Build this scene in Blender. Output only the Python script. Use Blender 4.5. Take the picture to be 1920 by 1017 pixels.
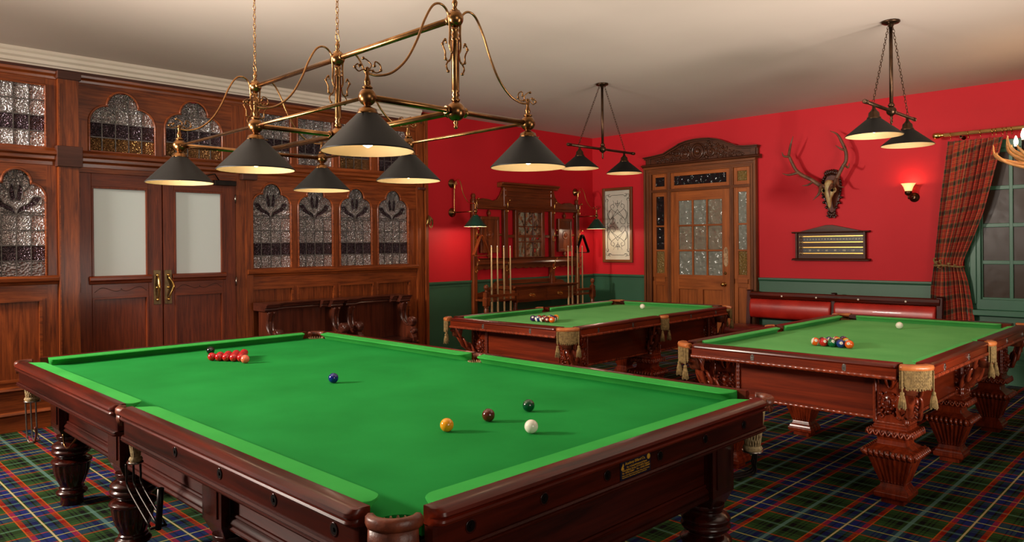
import bpy, bmesh, math, random
from mathutils import Vector, Matrix
random.seed(7)
PI = math.pi
S = bpy.context.scene
COL = S.collection
for o in list(bpy.data.objects):
    bpy.data.objects.remove(o)

# ------------------------------------------------------------------ camera
CAM = Vector((-1.575, 2.083, 1.538))
cd = bpy.data.cameras.new('camera'); cam = bpy.data.objects.new('camera', cd); COL.objects.link(cam)
rt = Vector((-0.711065, -0.703075, -0.008557)); up = Vector((-0.004222, -0.007901, 0.99996)); fw = Vector((0.703114, -0.711072, -0.00265))
cam.matrix_world = Matrix(((rt.x, up.x, -fw.x, CAM.x), (rt.y, up.y, -fw.y, CAM.y), (rt.z, up.z, -fw.z, CAM.z), (0, 0, 0, 1)))
cd.sensor_fit = 'HORIZONTAL'; cd.sensor_width = 36; cd.lens = 36*1384.13/1920; cd.shift_y = (465.69-508.5)/1920
cd.clip_start = .05; cd.clip_end = 100
S.camera = cam
# ------------------------------------------------------------------ world, exposure, large lights
w = bpy.data.worlds.new('world'); S.world = w; w.use_nodes = True
w.node_tree.nodes['Background'].inputs[0].default_value = (1.0, .89, .76, 1)
w.node_tree.nodes['Background'].inputs[1].default_value = .13
S.view_settings.view_transform = 'Standard'; S.view_settings.look = 'None'
S.view_settings.exposure = 0; S.view_settings.gamma = 1
S.cycles.max_bounces = 7; S.cycles.diffuse_bounces = 4; S.cycles.glossy_bounces = 4
S.cycles.sample_clamp_indirect = 6
def area(name, loc, aim, size, power, col=(1, .9, .78), sy=None):
    l = bpy.data.lights.new(name, 'AREA'); l.energy = power; l.color = col; l.size = size
    if sy: l.shape = 'RECTANGLE'; l.size_y = sy
    o = bpy.data.objects.new(name, l); COL.objects.link(o); o.location = loc
    o.rotation_euler = (Vector(aim)-Vector(loc)).to_track_quat('-Z', 'Y').to_euler(); return o
area('window_daylight_left', (5.1, 4.5, 2.9), (.8, -1.4, .9), .7, 500, (1, .9, .78), .7)  # unseen key light off frame, no window; direction follows the ball shadows
area('window_daylight_behind', (-4.6, 1.2, 2.2), (2.5, -3.5, 1.1), 2.2, 60, (1, .9, .78), 1.8)  # unseen fill added behind the camera to brighten walls and table ends
area('flash_bounce', (2.4, 3.2, 1.2), (2.1, .4, 3.3), 1.4, 116, (1, .91, .82), 1.2).data.spread = 1.3
area('flash_bounce', (-2.6, -2.2, .9), (.6, -3.0, 3.3), 1.6, 104, (1, .91, .82), 1.6).data.spread = 1.7
def bulb(name, loc, power, r=.03, col=(1, .84, .63)):
    l = bpy.data.lights.new(name, 'POINT'); l.energy = power; l.color = col; l.shadow_soft_size = r
    o = bpy.data.objects.new(name, l); COL.objects.link(o); o.location = loc; return o

# ------------------------------------------------------------------ mesh builder
class MB:
    def __init__(s): s.v = []; s.f = []; s.sm = []; s.mi = []; s.M = Matrix.Identity(4); s.m = 0
    def add(s, vs, fs, smooth=False):
        b = len(s.v); M = s.M
        s.v += [tuple(M @ Vector(p)) for p in vs]
        s.f += [tuple(i+b for i in f) for f in fs]; s.sm += [smooth]*len(fs); s.mi += [s.m]*len(fs); return s
    def at(s, loc=(0, 0, 0), rz=0, rx=0, ry=0):
        s.M = Matrix.Translation(loc) @ Matrix.Rotation(rz, 4, 'Z') @ Matrix.Rotation(ry, 4, 'Y') @ Matrix.Rotation(rx, 4, 'X'); return s
    def box(s, x0, x1, y0, y1, z0, z1):
        if x0 > x1: x0, x1 = x1, x0
        if y0 > y1: y0, y1 = y1, y0
        if z0 > z1: z0, z1 = z1, z0
        e = [random.random()*.0005 for _ in range(6)]; x0 -= e[0]; x1 += e[1]; y0 -= e[2]; y1 += e[3]; z0 -= e[4]*.5; z1 += e[5]
        return s.add([(x0, y0, z0), (x1, y0, z0), (x1, y1, z0), (x0, y1, z0), (x0, y0, z1), (x1, y0, z1), (x1, y1, z1), (x0, y1, z1)],
                     [(0, 3, 2, 1), (4, 5, 6, 7), (0, 1, 5, 4), (1, 2, 6, 5), (2, 3, 7, 6), (3, 0, 4, 7)])
    def prism(s, pts, ax, a, b, smooth=False):
        n = len(pts)
        def P(u, v, t): return {'x': (t, u, v), 'y': (u, t, v), 'z': (u, v, t)}[ax]
        vs = [P(u, v, a) for u, v in pts]+[P(u, v, b) for u, v in pts]
        s.add(vs, [tuple(range(n))[::-1], tuple(range(n, 2*n))])
        b0 = len(s.v)-2*n
        s.f += [(b0+i, b0+(i+1) % n, b0+n+(i+1) % n, b0+n+i) for i in range(n)]; s.sm += [smooth]*n; s.mi += [s.m]*n; return s
    def rings(s, rings, smooth=True, cap=True, closed=False):
        n = len(rings[0]); vs = [p for r in rings for p in r]; fs = []
        m = len(rings)
        for k in range(m if closed else m-1):
            k2 = (k+1) % m
            for i in range(n): fs.append((k*n+i, k*n+(i+1) % n, k2*n+(i+1) % n, k2*n+i))
        s.add(vs, fs, smooth)
        if cap and not closed:
            b = len(s.v)-len(vs)
            s.f += [tuple(b+i for i in range(n))[::-1], tuple(b+(m-1)*n+i for i in range(n))]; s.sm += [False]*2; s.mi += [s.m]*2
        return s
    def lathe(s, prof, c=(0, 0, 0), n=20, d=(0, 0, 1), flute=None, cap=True):
        q = Vector((0, 0, 1)).rotation_difference(Vector(d)); R = []
        for r, h in prof:
            ring = []
            for i in range(n):
                a = 2*PI*i/n; rr = max(r, .0004)
                if flute and flute[1] <= h <= flute[2]: rr *= 1-flute[3]*(.5+.5*math.cos(a*flute[0]))
                ring.append(Vector(c)+q @ Vector((rr*math.cos(a), rr*math.sin(a), h)))
            R.append(ring)
        return s.rings(R, True, cap)
    def sq(s, prof, c=(0, 0), sx=1, sy=1):
        return s.rings([[(c[0]-h*sx, c[1]-h*sy, z), (c[0]+h*sx, c[1]-h*sy, z), (c[0]+h*sx, c[1]+h*sy, z), (c[0]-h*sx, c[1]+h*sy, z)] for h, z in prof], False)
    def tube(s, pts, r=.01, n=8, closed=False, lobes=0, twist=0):
        P = [Vector(p) for p in pts]; m = len(P); R = []
        if not isinstance(r, (list, tuple)): r = [r]*m
        T = []
        for i in range(m):
            a = P[i-1] if (i or closed) else P[i]; b = P[(i+1) % m] if (i < m-1 or closed) else P[i]
            t = (b-a); T.append(t.normalized() if t.length > 1e-9 else Vector((0, 0, 1)))
        ref = Vector((0, 0, 1)) if abs(T[0].z) < .9 else Vector((1, 0, 0))
        N = T[0].cross(ref).normalized(); L = 0
        for i in range(m):
            if i:
                N = (T[i-1].rotation_difference(T[i]) @ N); N = (N-T[i]*N.dot(T[i])).normalized(); L += (P[i]-P[i-1]).length
            B = T[i].cross(N); ring = []
            for k in range(n):
                a = 2*PI*k/n; rr = r[i]
                if lobes: rr *= .8+.25*abs(math.cos((a-L*twist)*lobes/2)); 
                ring.append(P[i]+(N*math.cos(a)+B*math.sin(a))*rr)
            R.append(ring)
        return s.rings(R, True, True, closed)
    def rope(s, a, b, r=.009, pitch=.03):
        a = Vector(a); b = Vector(b); L = (b-a).length; k = max(4, int(L/(pitch/6)))
        return s.tube([a.lerp(b, i/k) for i in range(k+1)], r, 8, lobes=2, twist=2*PI/pitch/2)
    def ball(s, c, r, n=14, sz=(1, 1, 1)):
        R = []
        m = max(6, n//2)
        for j in range(m+1):
            p = PI*j/m; R.append([(c[0]+r*sz[0]*max(math.sin(p), .01)*math.cos(2*PI*i/n), c[1]+r*sz[1]*max(math.sin(p), .01)*math.sin(2*PI*i/n), c[2]-r*sz[2]*math.cos(p)) for i in range(n)])
        return s.rings(R, True, True)
    def cyl(s, a, b, r, n=12, r2=None):
        a = Vector(a); b = Vector(b); h = (b-a).length
        return s.lathe([(r, 0), (r if r2 is None else r2, h)], a, n, (b-a).normalized())
    def scroll(s, o, u, v, R, turns=1.5, r=.006, a0=0, sg=1, r1=None):
        o = Vector(o); u = Vector(u); v = Vector(v); n = int(14*turns); P = []
        for i in range(n+1):
            t = i/n; a = a0+sg*t*turns*2*PI; q = R*(1-.85*t); P.append(o+u*q*math.cos(a)+v*q*math.sin(a))
        return s.tube(P, [r*(1-.4*i/n) for i in range(n+1)], 6)
    def mesh(s, name, mats):
        me = bpy.data.meshes.new(name); me.from_pydata(s.v, [], s.f)
        for m in (mats if isinstance(mats, (list, tuple)) else [mats]): me.materials.append(m)
        me.polygons.foreach_set('use_smooth', s.sm); me.polygons.foreach_set('material_index', s.mi)
        bm = bmesh.new(); bm.from_mesh(me); bmesh.ops.recalc_face_normals(bm, faces=bm.faces); bm.to_mesh(me); bm.free()
        me.update()
        if getattr(s, 'sharp', 0): me.set_sharp_from_angle(angle=s.sharp)
        return me
    def build(s, name, mats, parent=None, bev=0):
        o = bpy.data.objects.new(name, s.mesh(name, mats)); COL.objects.link(o)
        if parent: o.parent = parent
        if bev:
            b = o.modifiers.new('bevel', 'BEVEL'); b.width = bev; b.segments = 2; b.limit_method = 'ANGLE'; b.angle_limit = .7
        return o
def tag(o, label, cat, group=None):
    o['label'] = label; o['category'] = cat
    if group: o['group'] = group
    return o
def struct(o): o['kind'] = 'structure'; return o
def empty(name, loc=(0, 0, 0), rz=0):
    o = bpy.data.objects.new(name, None); COL.objects.link(o); o.location = loc; o.rotation_euler = (0, 0, rz); o.empty_display_size = .1; return o
def thing(name, label, cat, loc=(0, 0, 0), rz=0, group=None): return tag(empty(name, loc, rz), label, cat, group)
def dup(o, parent=None):
    c = o.copy(); COL.objects.link(c); c.parent = parent
    for ch in list(o.children): dup(ch, c)
    return c
def cat_(pts, k=8):      # Catmull-Rom smoothing of a point list
    P = [Vector(p) for p in pts]; P = [2*P[0]-P[1]]+P+[2*P[-1]-P[-2]]; out = []
    for i in range(1, len(P)-2):
        for j in range(k):
            t = j/k; a, b, c, d = P[i-1:i+3]
            out.append(.5*((2*b)+(c-a)*t+(2*a-5*b+4*c-d)*t*t+(3*b-a-3*c+d)*t**3))
    return out+[P[-2]]
def lerps(rs, n):
    m = len(rs)-1; return [rs[min(int(i/(n-1)*m), m-1)]*(1-(i/(n-1)*m-min(int(i/(n-1)*m), m-1)))+rs[min(int(i/(n-1)*m), m-1)+1]*(i/(n-1)*m-min(int(i/(n-1)*m), m-1)) for i in range(n)]

# ------------------------------------------------------------------ materials
def srgb(r, g, b):
    f = lambda c: (c/255/12.92) if c/255 <= .04045 else ((c/255+.055)/1.055)**2.4
    return (f(r), f(g), f(b), 1)
def mat(name, col=None, rough=.5, metal=0, **kw):
    m = bpy.data.materials.new(name); m.use_nodes = True; b = m.node_tree.nodes['Principled BSDF']
    if col: b.inputs['Base Color'].default_value = col if len(col) == 4 else (*col, 1)
    b.inputs['Roughness'].default_value = rough; b.inputs['Metallic'].default_value = metal
    for k, v in kw.items(): b.inputs[k.replace('_', ' ')].default_value = v
    return m
def N(m, t, **kw):
    n = m.node_tree.nodes.new(t)
    for k, v in kw.items():
        if k.startswith('i_'): n.inputs[k[2:].replace('_', ' ')].default_value = v
        else: setattr(n, k, v)
    return n
def lk(m, a, b): m.node_tree.links.new(a, b)
def B(m): return m.node_tree.nodes['Principled BSDF']
def ramp(m, stops, interp='LINEAR'):
    r = N(m, 'ShaderNodeValToRGB'); e = r.color_ramp; e.interpolation = interp
    while len(e.elements) < len(stops): e.elements.new(.5)
    for k, (p, c) in zip(e.elements, stops): k.position = p; k.color = c
    return r
def noisy(name, c1, c2, scale=8, rough=.5, bump=0, bscale=None, coord='Object', metal=0, dist=.002, detail=4, **kw):
    m = mat(name, None, rough, metal, **kw); tc = N(m, 'ShaderNodeTexCoord')
    n = N(m, 'ShaderNodeTexNoise', i_Scale=scale, i_Detail=detail); lk(m, tc.outputs[coord], n.inputs['Vector'])
    r = ramp(m, [(.3, c1), (.7, c2)]); lk(m, n.outputs['Fac'], r.inputs[0]); lk(m, r.outputs[0], B(m).inputs['Base Color'])
    if bump:
        n2 = N(m, 'ShaderNodeTexNoise', i_Scale=bscale or scale*6, i_Detail=3); lk(m, tc.outputs[coord], n2.inputs['Vector'])
        b = N(m, 'ShaderNodeBump', i_Strength=bump, i_Distance=dist); lk(m, n2.outputs['Fac'], b.inputs['Height']); lk(m, b.outputs[0], B(m).inputs['Normal'])
    return m
def wood(name, dark, light, ax=2, rough=.38, coat=.15, k=1.0):
    m = mat(name, None, rough, 0, Coat_Weight=coat, Coat_Roughness=.15, Specular_IOR_Level=.25); tc = N(m, 'ShaderNodeTexCoord')
    mp = N(m, 'ShaderNodeMapping'); sc = [14*k, 14*k, 14*k]; sc[ax] = .9*k; mp.inputs['Scale'].default_value = sc
    lk(m, tc.outputs['Object'], mp.inputs['Vector'])
    n = N(m, 'ShaderNodeTexNoise', i_Scale=1.6, i_Detail=7, i_Roughness=.65, i_Distortion=.6); lk(m, mp.outputs[0], n.inputs['Vector'])
    mid = tuple((a+b)/2 for a, b in zip(dark, light))
    r = ramp(m, [(.3, dark), (.5, mid), (.72, light)]); lk(m, n.outputs['Fac'], r.inputs[0])
    n2 = N(m, 'ShaderNodeTexNoise', i_Scale=1.3, i_Detail=2); lk(m, tc.outputs['Object'], n2.inputs['Vector'])
    hs = N(m, 'ShaderNodeHueSaturation'); mr = N(m, 'ShaderNodeMapRange'); mr.inputs['To Min'].default_value = .72; mr.inputs['To Max'].default_value = 1.28
    mr.inputs['From Min'].default_value = .3; mr.inputs['From Max'].default_value = .7
    lk(m, n2.outputs['Fac'], mr.inputs['Value']); lk(m, mr.outputs[0], hs.inputs['Value']); lk(m, r.outputs[0], hs.inputs['Color']); lk(m, hs.outputs[0], B(m).inputs['Base Color'])
    b = N(m, 'ShaderNodeBump', i_Strength=.12, i_Distance=.002); lk(m, n.outputs['Fac'], b.inputs['Height']); lk(m, b.outputs[0], B(m).inputs['Normal'])
    return m
PINE_D, PINE_L = srgb(76, 29, 9), srgb(154, 76, 32)
pine_v = wood('oak_vertical', PINE_D, PINE_L, 2, k=2); pine_h = wood('oak_horizontal', PINE_D, PINE_L, 1, k=2)
door_v = wood('door_wood_vertical', srgb(78, 28, 12), srgb(134, 60, 28), 2, .4, .15, 2); door_h = wood('door_wood_horizontal', srgb(78, 28, 12), srgb(134, 60, 28), 1, .4, .15, 2)
capw = wood('dark_capital_wood', srgb(62, 32, 24), srgb(88, 50, 38), 1, .5, .1)
mah_x = wood('mahogany_x', srgb(34, 7, 2), srgb(104, 28, 8), 0, .3, .12); mah_y = wood('mahogany_y', srgb(34, 7, 2), srgb(104, 28, 8), 1, .3, .12)
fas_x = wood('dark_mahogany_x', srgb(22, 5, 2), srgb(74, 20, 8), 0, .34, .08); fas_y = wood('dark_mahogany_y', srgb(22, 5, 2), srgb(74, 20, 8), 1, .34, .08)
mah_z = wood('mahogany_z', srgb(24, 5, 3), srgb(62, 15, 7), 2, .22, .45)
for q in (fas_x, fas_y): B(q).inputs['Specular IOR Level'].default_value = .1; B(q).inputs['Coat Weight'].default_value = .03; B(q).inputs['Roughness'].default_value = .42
ros_x = wood('rosewood_x', srgb(56, 14, 5), srgb(124, 42, 15), 0, .3, .15); ros_y = wood('rosewood_y', srgb(56, 14, 5), srgb(124, 42, 15), 1, .3, .15)
ros_z = wood('rosewood_z', srgb(66, 17, 6), srgb(138, 48, 18), 2, .26, .3)
ros_d = wood('rosewood_carved', srgb(74, 22, 10), srgb(150, 62, 34), 2, .25, .5)
oak_d = wood('walnut_stand', srgb(64, 26, 11), srgb(134, 64, 28), 2, .32, .2); oak_h = wood('walnut_stand_horizontal', srgb(64, 26, 11), srgb(134, 64, 28), 1, .32, .2)
sur_v = wood('surround_vertical', srgb(84, 44, 22), srgb(132, 76, 40), 2, .35); sur_h = wood('surround_horizontal', srgb(84, 44, 22), srgb(132, 76, 40), 0, .35)
dor_v = wood('glazed_door_vertical', srgb(120, 60, 24), srgb(178, 98, 44), 2, .35); dor_h = wood('glazed_door_horizontal', srgb(120, 60, 24), srgb(178, 98, 44), 0, .35)
carv = wood('carved_walnut', srgb(50, 24, 14), srgb(92, 50, 28), 0, .35, .4)
set_h = wood('settle_wood', srgb(50, 20, 14), srgb(98, 50, 36), 1, .28, .5); set_v = wood('settle_wood_vertical', srgb(56, 22, 14), srgb(110, 52, 32), 2, .28, .5)
scb = wood('scoreboard_wood', srgb(48, 22, 13), srgb(88, 46, 28), 0, .45, .05)
def felt(name, a, b):
    m = noisy(name, a, b, 2.2, .95, .25, 900, Sheen_Weight=.25, Sheen_Roughness=.5, dist=.0006, detail=6); B(m).inputs['Sheen Tint'].default_value = b; B(m).inputs['Specular IOR Level'].default_value = .15; return m
felt_s = felt('snooker_baize', srgb(12, 116, 42), srgb(24, 136, 56)); felt_c = felt('snooker_cushion_cloth', srgb(40, 146, 56), srgb(60, 166, 72))
felt_p = felt('pool_cloth', srgb(84, 156, 82), srgb(104, 176, 98)); felt_q = felt('pool_cushion_cloth', srgb(70, 158, 78), srgb(88, 176, 92))
red_p = noisy('red_wall_paint', srgb(194, 26, 36), srgb(202, 32, 42), 1.2, .6, .08, 60, Specular_IOR_Level=.25)
green_p = noisy('green_wall_paint', srgb(50, 92, 68), srgb(56, 100, 74), 1.5, .42, .06, 60)
green_t = noisy('green_trim_gloss', srgb(50, 98, 74), srgb(58, 108, 82), 2, .35)
ceil_p = noisy('ceiling_paint', srgb(188, 172, 160), srgb(196, 180, 168), .8, .75)
white_p = noisy('cornice_paint', srgb(206, 190, 172), srgb(216, 202, 186), 3, .5)
brass = noisy('brass', srgb(118, 80, 48), srgb(160, 118, 74), 14, .24, metal=1); brass_l = noisy('polished_brass', srgb(206, 160, 84), srgb(232, 190, 112), 10, .2, metal=1)
brass_d = noisy('bronzed_brass', srgb(98, 66, 38), srgb(132, 92, 54), 12, .28, metal=1); bronze = noisy('dark_bronze', srgb(54, 38, 26), srgb(84, 60, 42), 14, .35, metal=.9)
shade_b = noisy('black_enamel', srgb(9, 9, 8), srgb(17, 16, 14), 20, .5, .1, 300, Specular_IOR_Level=.25); shade_g = noisy('dark_green_enamel', srgb(12, 50, 40), srgb(20, 66, 52), 20, .35, .1, 300)
cream = noisy('cream_enamel', srgb(186, 154, 112), srgb(196, 166, 124), 6, .6)
iron = noisy('black_iron', srgb(22, 18, 16), srgb(40, 32, 28), 20, .35, metal=.8); steel = noisy('bright_steel', srgb(150, 140, 130), srgb(190, 180, 170), 20, .25, metal=1)
plate_m = noisy('old_brass_plate', srgb(84, 66, 44), srgb(118, 96, 66), 30, .4, metal=.9)
leather_o = noisy('orange_leather', srgb(160, 84, 38), srgb(196, 114, 60), 18, .35, .3, 120); leather_b = noisy('worn_brown_leather', srgb(70, 28, 16), srgb(124, 58, 32), 26, .4, .5, 90)
leather_r = noisy('red_leather', srgb(156, 26, 18), srgb(194, 44, 32), 4, .3, .25, 140, dist=.003, Coat_Weight=.2); seat_r = noisy('dark_red_leather', srgb(92, 20, 18), srgb(128, 36, 30), 6, .32, .25, 140, Coat_Weight=.2)
cord = noisy('gold_cord', srgb(104, 80, 42), srgb(160, 130, 78), 60, .8, .8, 400, dist=.003); net_m = noisy('cream_netting', srgb(150, 120, 80), srgb(206, 180, 132), 90, .85, 1, 500, dist=.004)
bone = noisy('bone', srgb(150, 116, 62), srgb(204, 178, 124), 14, .45, .4, 60); antl = noisy('antler_brown', srgb(70, 40, 28), srgb(124, 82, 56), 18, .5, .5, 80); antl_l = noisy('antler_tan', srgb(170, 112, 56), srgb(206, 146, 84), 14, .45, .3, 60); tipm = noisy('antler_tip', srgb(190, 150, 110), srgb(220, 190, 150), 14, .45)
ivory = mat('ivory', srgb(238, 228, 206), .25); cue_m = noisy('ash_cue', srgb(206, 170, 116), srgb(226, 196, 146), 8, .35, Coat_Weight=.4); cue_d = noisy('cue_butt', srgb(60, 30, 18), srgb(90, 46, 26), 8, .3, Coat_Weight=.5)
white_m = mat('white_ferrule', srgb(235, 230, 220), .3); dark_m = mat('dark_recess', srgb(10, 5, 4), .9, Specular_IOR_Level=.1); lead = noisy('lead_came', srgb(74, 68, 66), srgb(112, 104, 100), 40, .5, metal=.6)
socket_m = mat('brown_bakelite', srgb(58, 34, 26), .4)
def emis(name, col, st):
    m = mat(name, col, .5); B(m).inputs['Emission Color'].default_value = col; B(m).inputs['Emission Strength'].default_value = st; return m
lamp_e = emis('lamp_filament_glow', (1, .82, .5, 1), 14)
def glass(name, base, rough=.12, bump=1.0, scale=70, tr=.75, dist=.01, frost=0):
    m = mat(name, base, rough, 0, Transmission_Weight=tr, IOR=1.35); tc = N(m, 'ShaderNodeTexCoord')
    v = N(m, 'ShaderNodeTexVoronoi', i_Scale=scale, feature='SMOOTH_F1'); lk(m, tc.outputs['Object'], v.inputs['Vector'])
    n = N(m, 'ShaderNodeTexNoise', i_Scale=scale*.12, i_Detail=3); lk(m, tc.outputs['Object'], n.inputs['Vector'])
    a = N(m, 'ShaderNodeMath', operation='ADD'); lk(m, v.outputs['Distance'], a.inputs[0]); lk(m, n.outputs['Fac'], a.inputs[1])
    b = N(m, 'ShaderNodeBump', i_Strength=bump, i_Distance=dist); lk(m, a.outputs[0], b.inputs['Height']); lk(m, b.outputs[0], B(m).inputs['Normal'])
    return m
g_clear = glass('pebbled_clear_glass', srgb(214, 210, 212), .14, 1, 110, .3, .02); g_dark = glass('pebbled_plum_glass', srgb(96, 82, 90), .12, 1, 110, .3, .02); g_amber = glass('pebbled_amber_glass', srgb(160, 120, 78), .14, 1, 110, .3, .02)
for q in (g_clear, g_dark, g_amber): B(q).inputs['Metallic'].default_value = .85
g_grey = glass('pebbled_grey_glass', srgb(150, 142, 144), .2, .8, 60, .3, .02); B(g_grey).inputs['Metallic'].default_value = .6
g_wavy = glass('wavy_reeded_glass', srgb(200, 198, 176), .08, 1, 14, .7, .05); g_wavyd = glass('wavy_dark_glass', srgb(52, 48, 50), .08, .9, 16, .6, .04); g_wavya = glass('wavy_amber_glass', srgb(176, 146, 84), .15, 1, 50, .6, .02); g_wavyg = glass('wavy_grey_glass', srgb(158, 160, 148), .15, .8, 16, .35, .04)
g_frost = mat('frosted_white_glass', srgb(222, 232, 230), .4, 0, Transmission_Weight=.1)
g_night = glass('old_window_glass', srgb(72, 58, 50), .25, .2, 9, .1, .012)
mirror_m = glass('antique_mirror', srgb(190, 190, 176), .06, .5, 12, 0, .02); B(mirror_m).inputs['Metallic'].default_value = 1
g_shade = mat('amber_glass_shade', srgb(255, 214, 140), .35, 0, Transmission_Weight=.3); B(g_shade).inputs['Emission Color'].default_value = (1, .62, .24, 1); B(g_shade).inputs['Emission Strength'].default_value = 1.1
# ------------------------------------------------------------------ room shell
XW, YW, CH = 5.864, -7.301, 3.265
def tartan(m, cu, cv, pu, pv, u0, v0, A, Bs, swap=None):
    """two setts crossed: colour of each thread family by distance from its pivot line"""
    def fam(c, p, o, stops):
        a = N(m, 'ShaderNodeMath', operation='SUBTRACT'); lk(m, c, a.inputs[0]); a.inputs[1].default_value = o
        g = N(m, 'ShaderNodeMath', operation='PINGPONG'); lk(m, a.outputs[0], g.inputs[0]); g.inputs[1].default_value = p/2
        d = N(m, 'ShaderNodeMath', operation='DIVIDE'); lk(m, g.outputs[0], d.inputs[0]); d.inputs[1].default_value = p/2
        r = ramp(m, [(q[0], q[1]) for q in stops], 'CONSTANT'); lk(m, d.outputs[0], r.inputs[0])
        al = ramp(m, [(q[0], (q[2],)*3+(1,)) for q in stops], 'CONSTANT'); lk(m, d.outputs[0], al.inputs[0])
        return r.outputs[0], al.outputs[0]
    def mix(a, b, f):
        x = N(m, 'ShaderNodeMix', data_type='RGBA'); lk(m, a, x.inputs['A']); lk(m, b, x.inputs['B'])
        if isinstance(f, float): x.inputs['Factor'].default_value = f
        else: lk(m, f, x.inputs['Factor'])
        return x.outputs['Result']
    def cross(c1, p1, o1, s1, c2, p2, o2, s2):
        a, aa = fam(c1, p1, o1, s1); b, ab = fam(c2, p2, o2, s2)
        return mix(mix(mix(a, b, .5), b, ab), a, aa)
    r = cross(cu, pu, u0, A, cv, pv, v0, Bs)
    if swap is not None: r = mix(r, cross(cv, pv, v0, A, cu, pu, u0, Bs), swap)
    return r, mix
GR, BL, SL, RD, OR, BK, YE, GY = srgb(46, 76, 33), srgb(26, 36, 104), srgb(36, 52, 72), srgb(164, 26, 12), srgb(196, 84, 20), srgb(12, 6, 8), srgb(214, 192, 136), srgb(96, 134, 122)
SA = [(0, YE, .5), (.016, GR, 0), (.05, BL, 0), (.17, BK, 0), (.21, SL, 0), (.29, RD, .22), (.385, OR, .5), (.412, GR, 0), (.6, BK, 0), (.63, GR, 0), (.68, BK, 0), (.71, GR, 0), (.77, BK, 0), (.88, GR, 0), (.955, GY, .45)]
SB = [(0, YE, .45), (.014, GR, 0), (.045, BL, 0), (.27, SL, 0), (.35, RD, .2), (.38, OR, .3), (.405, GR, 0), (.6, BK, 0), (.64, GR, 0), (.7, BK, 0), (.92, GR, 0), (.978, GY, .35)]
carpet = mat('tartan_carpet', None, .95); B(carpet).inputs['Specular IOR Level'].default_value = .1
tc = N(carpet, 'ShaderNodeTexCoord'); sx = N(carpet, 'ShaderNodeSeparateXYZ'); lk(carpet, tc.outputs['Object'], sx.inputs[0])
c1 = N(carpet, 'ShaderNodeMath', operation='GREATER_THAN'); lk(carpet, sx.outputs[0], c1.inputs[0]); c1.inputs[1].default_value = .9
c2 = N(carpet, 'ShaderNodeMath', operation='GREATER_THAN'); lk(carpet, sx.outputs[1], c2.inputs[0]); c2.inputs[1].default_value = -1.2
c3 = N(carpet, 'ShaderNodeMath', operation='MULTIPLY'); lk(carpet, c1.outputs[0], c3.inputs[0]); lk(carpet, c2.outputs[0], c3.inputs[1])
res, mixf = tartan(carpet, sx.outputs[0], sx.outputs[1], .5, .511, -.03, 1.0, SA, SB, c3.outputs[0])
nz = N(carpet, 'ShaderNodeTexNoise', i_Scale=260, i_Detail=2); lk(carpet, tc.outputs['Object'], nz.inputs['Vector'])
hs = N(carpet, 'ShaderNodeHueSaturation'); mr = N(carpet, 'ShaderNodeMapRange'); mr.inputs['To Min'].default_value = .4; mr.inputs['To Max'].default_value = 1.1
lk(carpet, nz.outputs['Fac'], mr.inputs['Value']); lk(carpet, mr.outputs[0], hs.inputs['Value']); lk(carpet, res, hs.inputs['Color']); lk(carpet, hs.outputs[0], B(carpet).inputs['Base Color'])
bp = N(carpet, 'ShaderNodeBump', i_Strength=.4, i_Distance=.004); lk(carpet, nz.outputs['Fac'], bp.inputs['Height']); lk(carpet, bp.outputs[0], B(carpet).inputs['Normal'])

struct(MB().box(-4, XW+.1, YW-.1, 5, -.1, 0).build('floor', carpet))
struct(MB().box(-4, XW+.1, YW-.1, 5, CH, CH+.1).build('ceiling', ceil_p))
struct(MB().box(XW, XW+.1, YW-.1, 5, 0, CH).build('wall_left', red_p))
def bx(mb, y0, y1, z0, z1, d0, d1): return mb.box(XW-d1, XW-d0, y0, y1, z0, z1)
def by(mb, x0, x1, z0, z1, d0, d1): return mb.box(x0, x1, YW+d0, YW+d1, z0, z1)
# dado panelling and chair rail
def dado_profile(z): return [(0, z-.06), (.012, z-.06), (.012, z-.035), (.02, z-.03), (.03, z-.012), (.03, z+.008), (0, z+.012)]
m = MB(); bx(m, YW, -3.845, 0, 1.02, 0, .006); m.prism([(XW-d, z) for d, z in dado_profile(1.07)], 'y', YW, -3.845)
bx(m, YW, -3.845, 0, .2, 0, .02); struct(m.build('trim_1', green_p))
m = MB(); by(m, 4.86, XW, 0, 1.02, 0, .006); m.prism([(YW+d, z) for d, z in dado_profile(1.075)], 'x', 4.86, XW); by(m, 4.86, XW, 0, .2, 0, .02); struct(m.build('trim_2', green_p))
m = MB(); by(m, .6, 3.04, 0, 1.02, 0, .006); m.prism([(YW+d, z) for d, z in dado_profile(1.08)], 'x', .6, 3.04); by(m, .6, 3.04, 0, .2, 0, .02)
struct(m.build('trim_3', green_p))
# right wall with its window opening
m = MB(); m.box(.62, XW, YW-.12, YW, 0, CH); m.box(-1.9, .62, YW-.12, YW, 0, .74); m.box(-1.9, .62, YW-.12, YW, 2.62, CH); m.box(-4, -1.9, YW-.12, YW, 0, CH)
struct(m.build('wall_right', red_p))
struct(MB().box(-2.2, .9, YW-.55, YW-.5, 0, 3).build('wall_outside', noisy('dark_garden_wall', srgb(34, 28, 24), srgb(84, 72, 62), 5, .9)))  # dark sheet added behind the window to keep world light out
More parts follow.
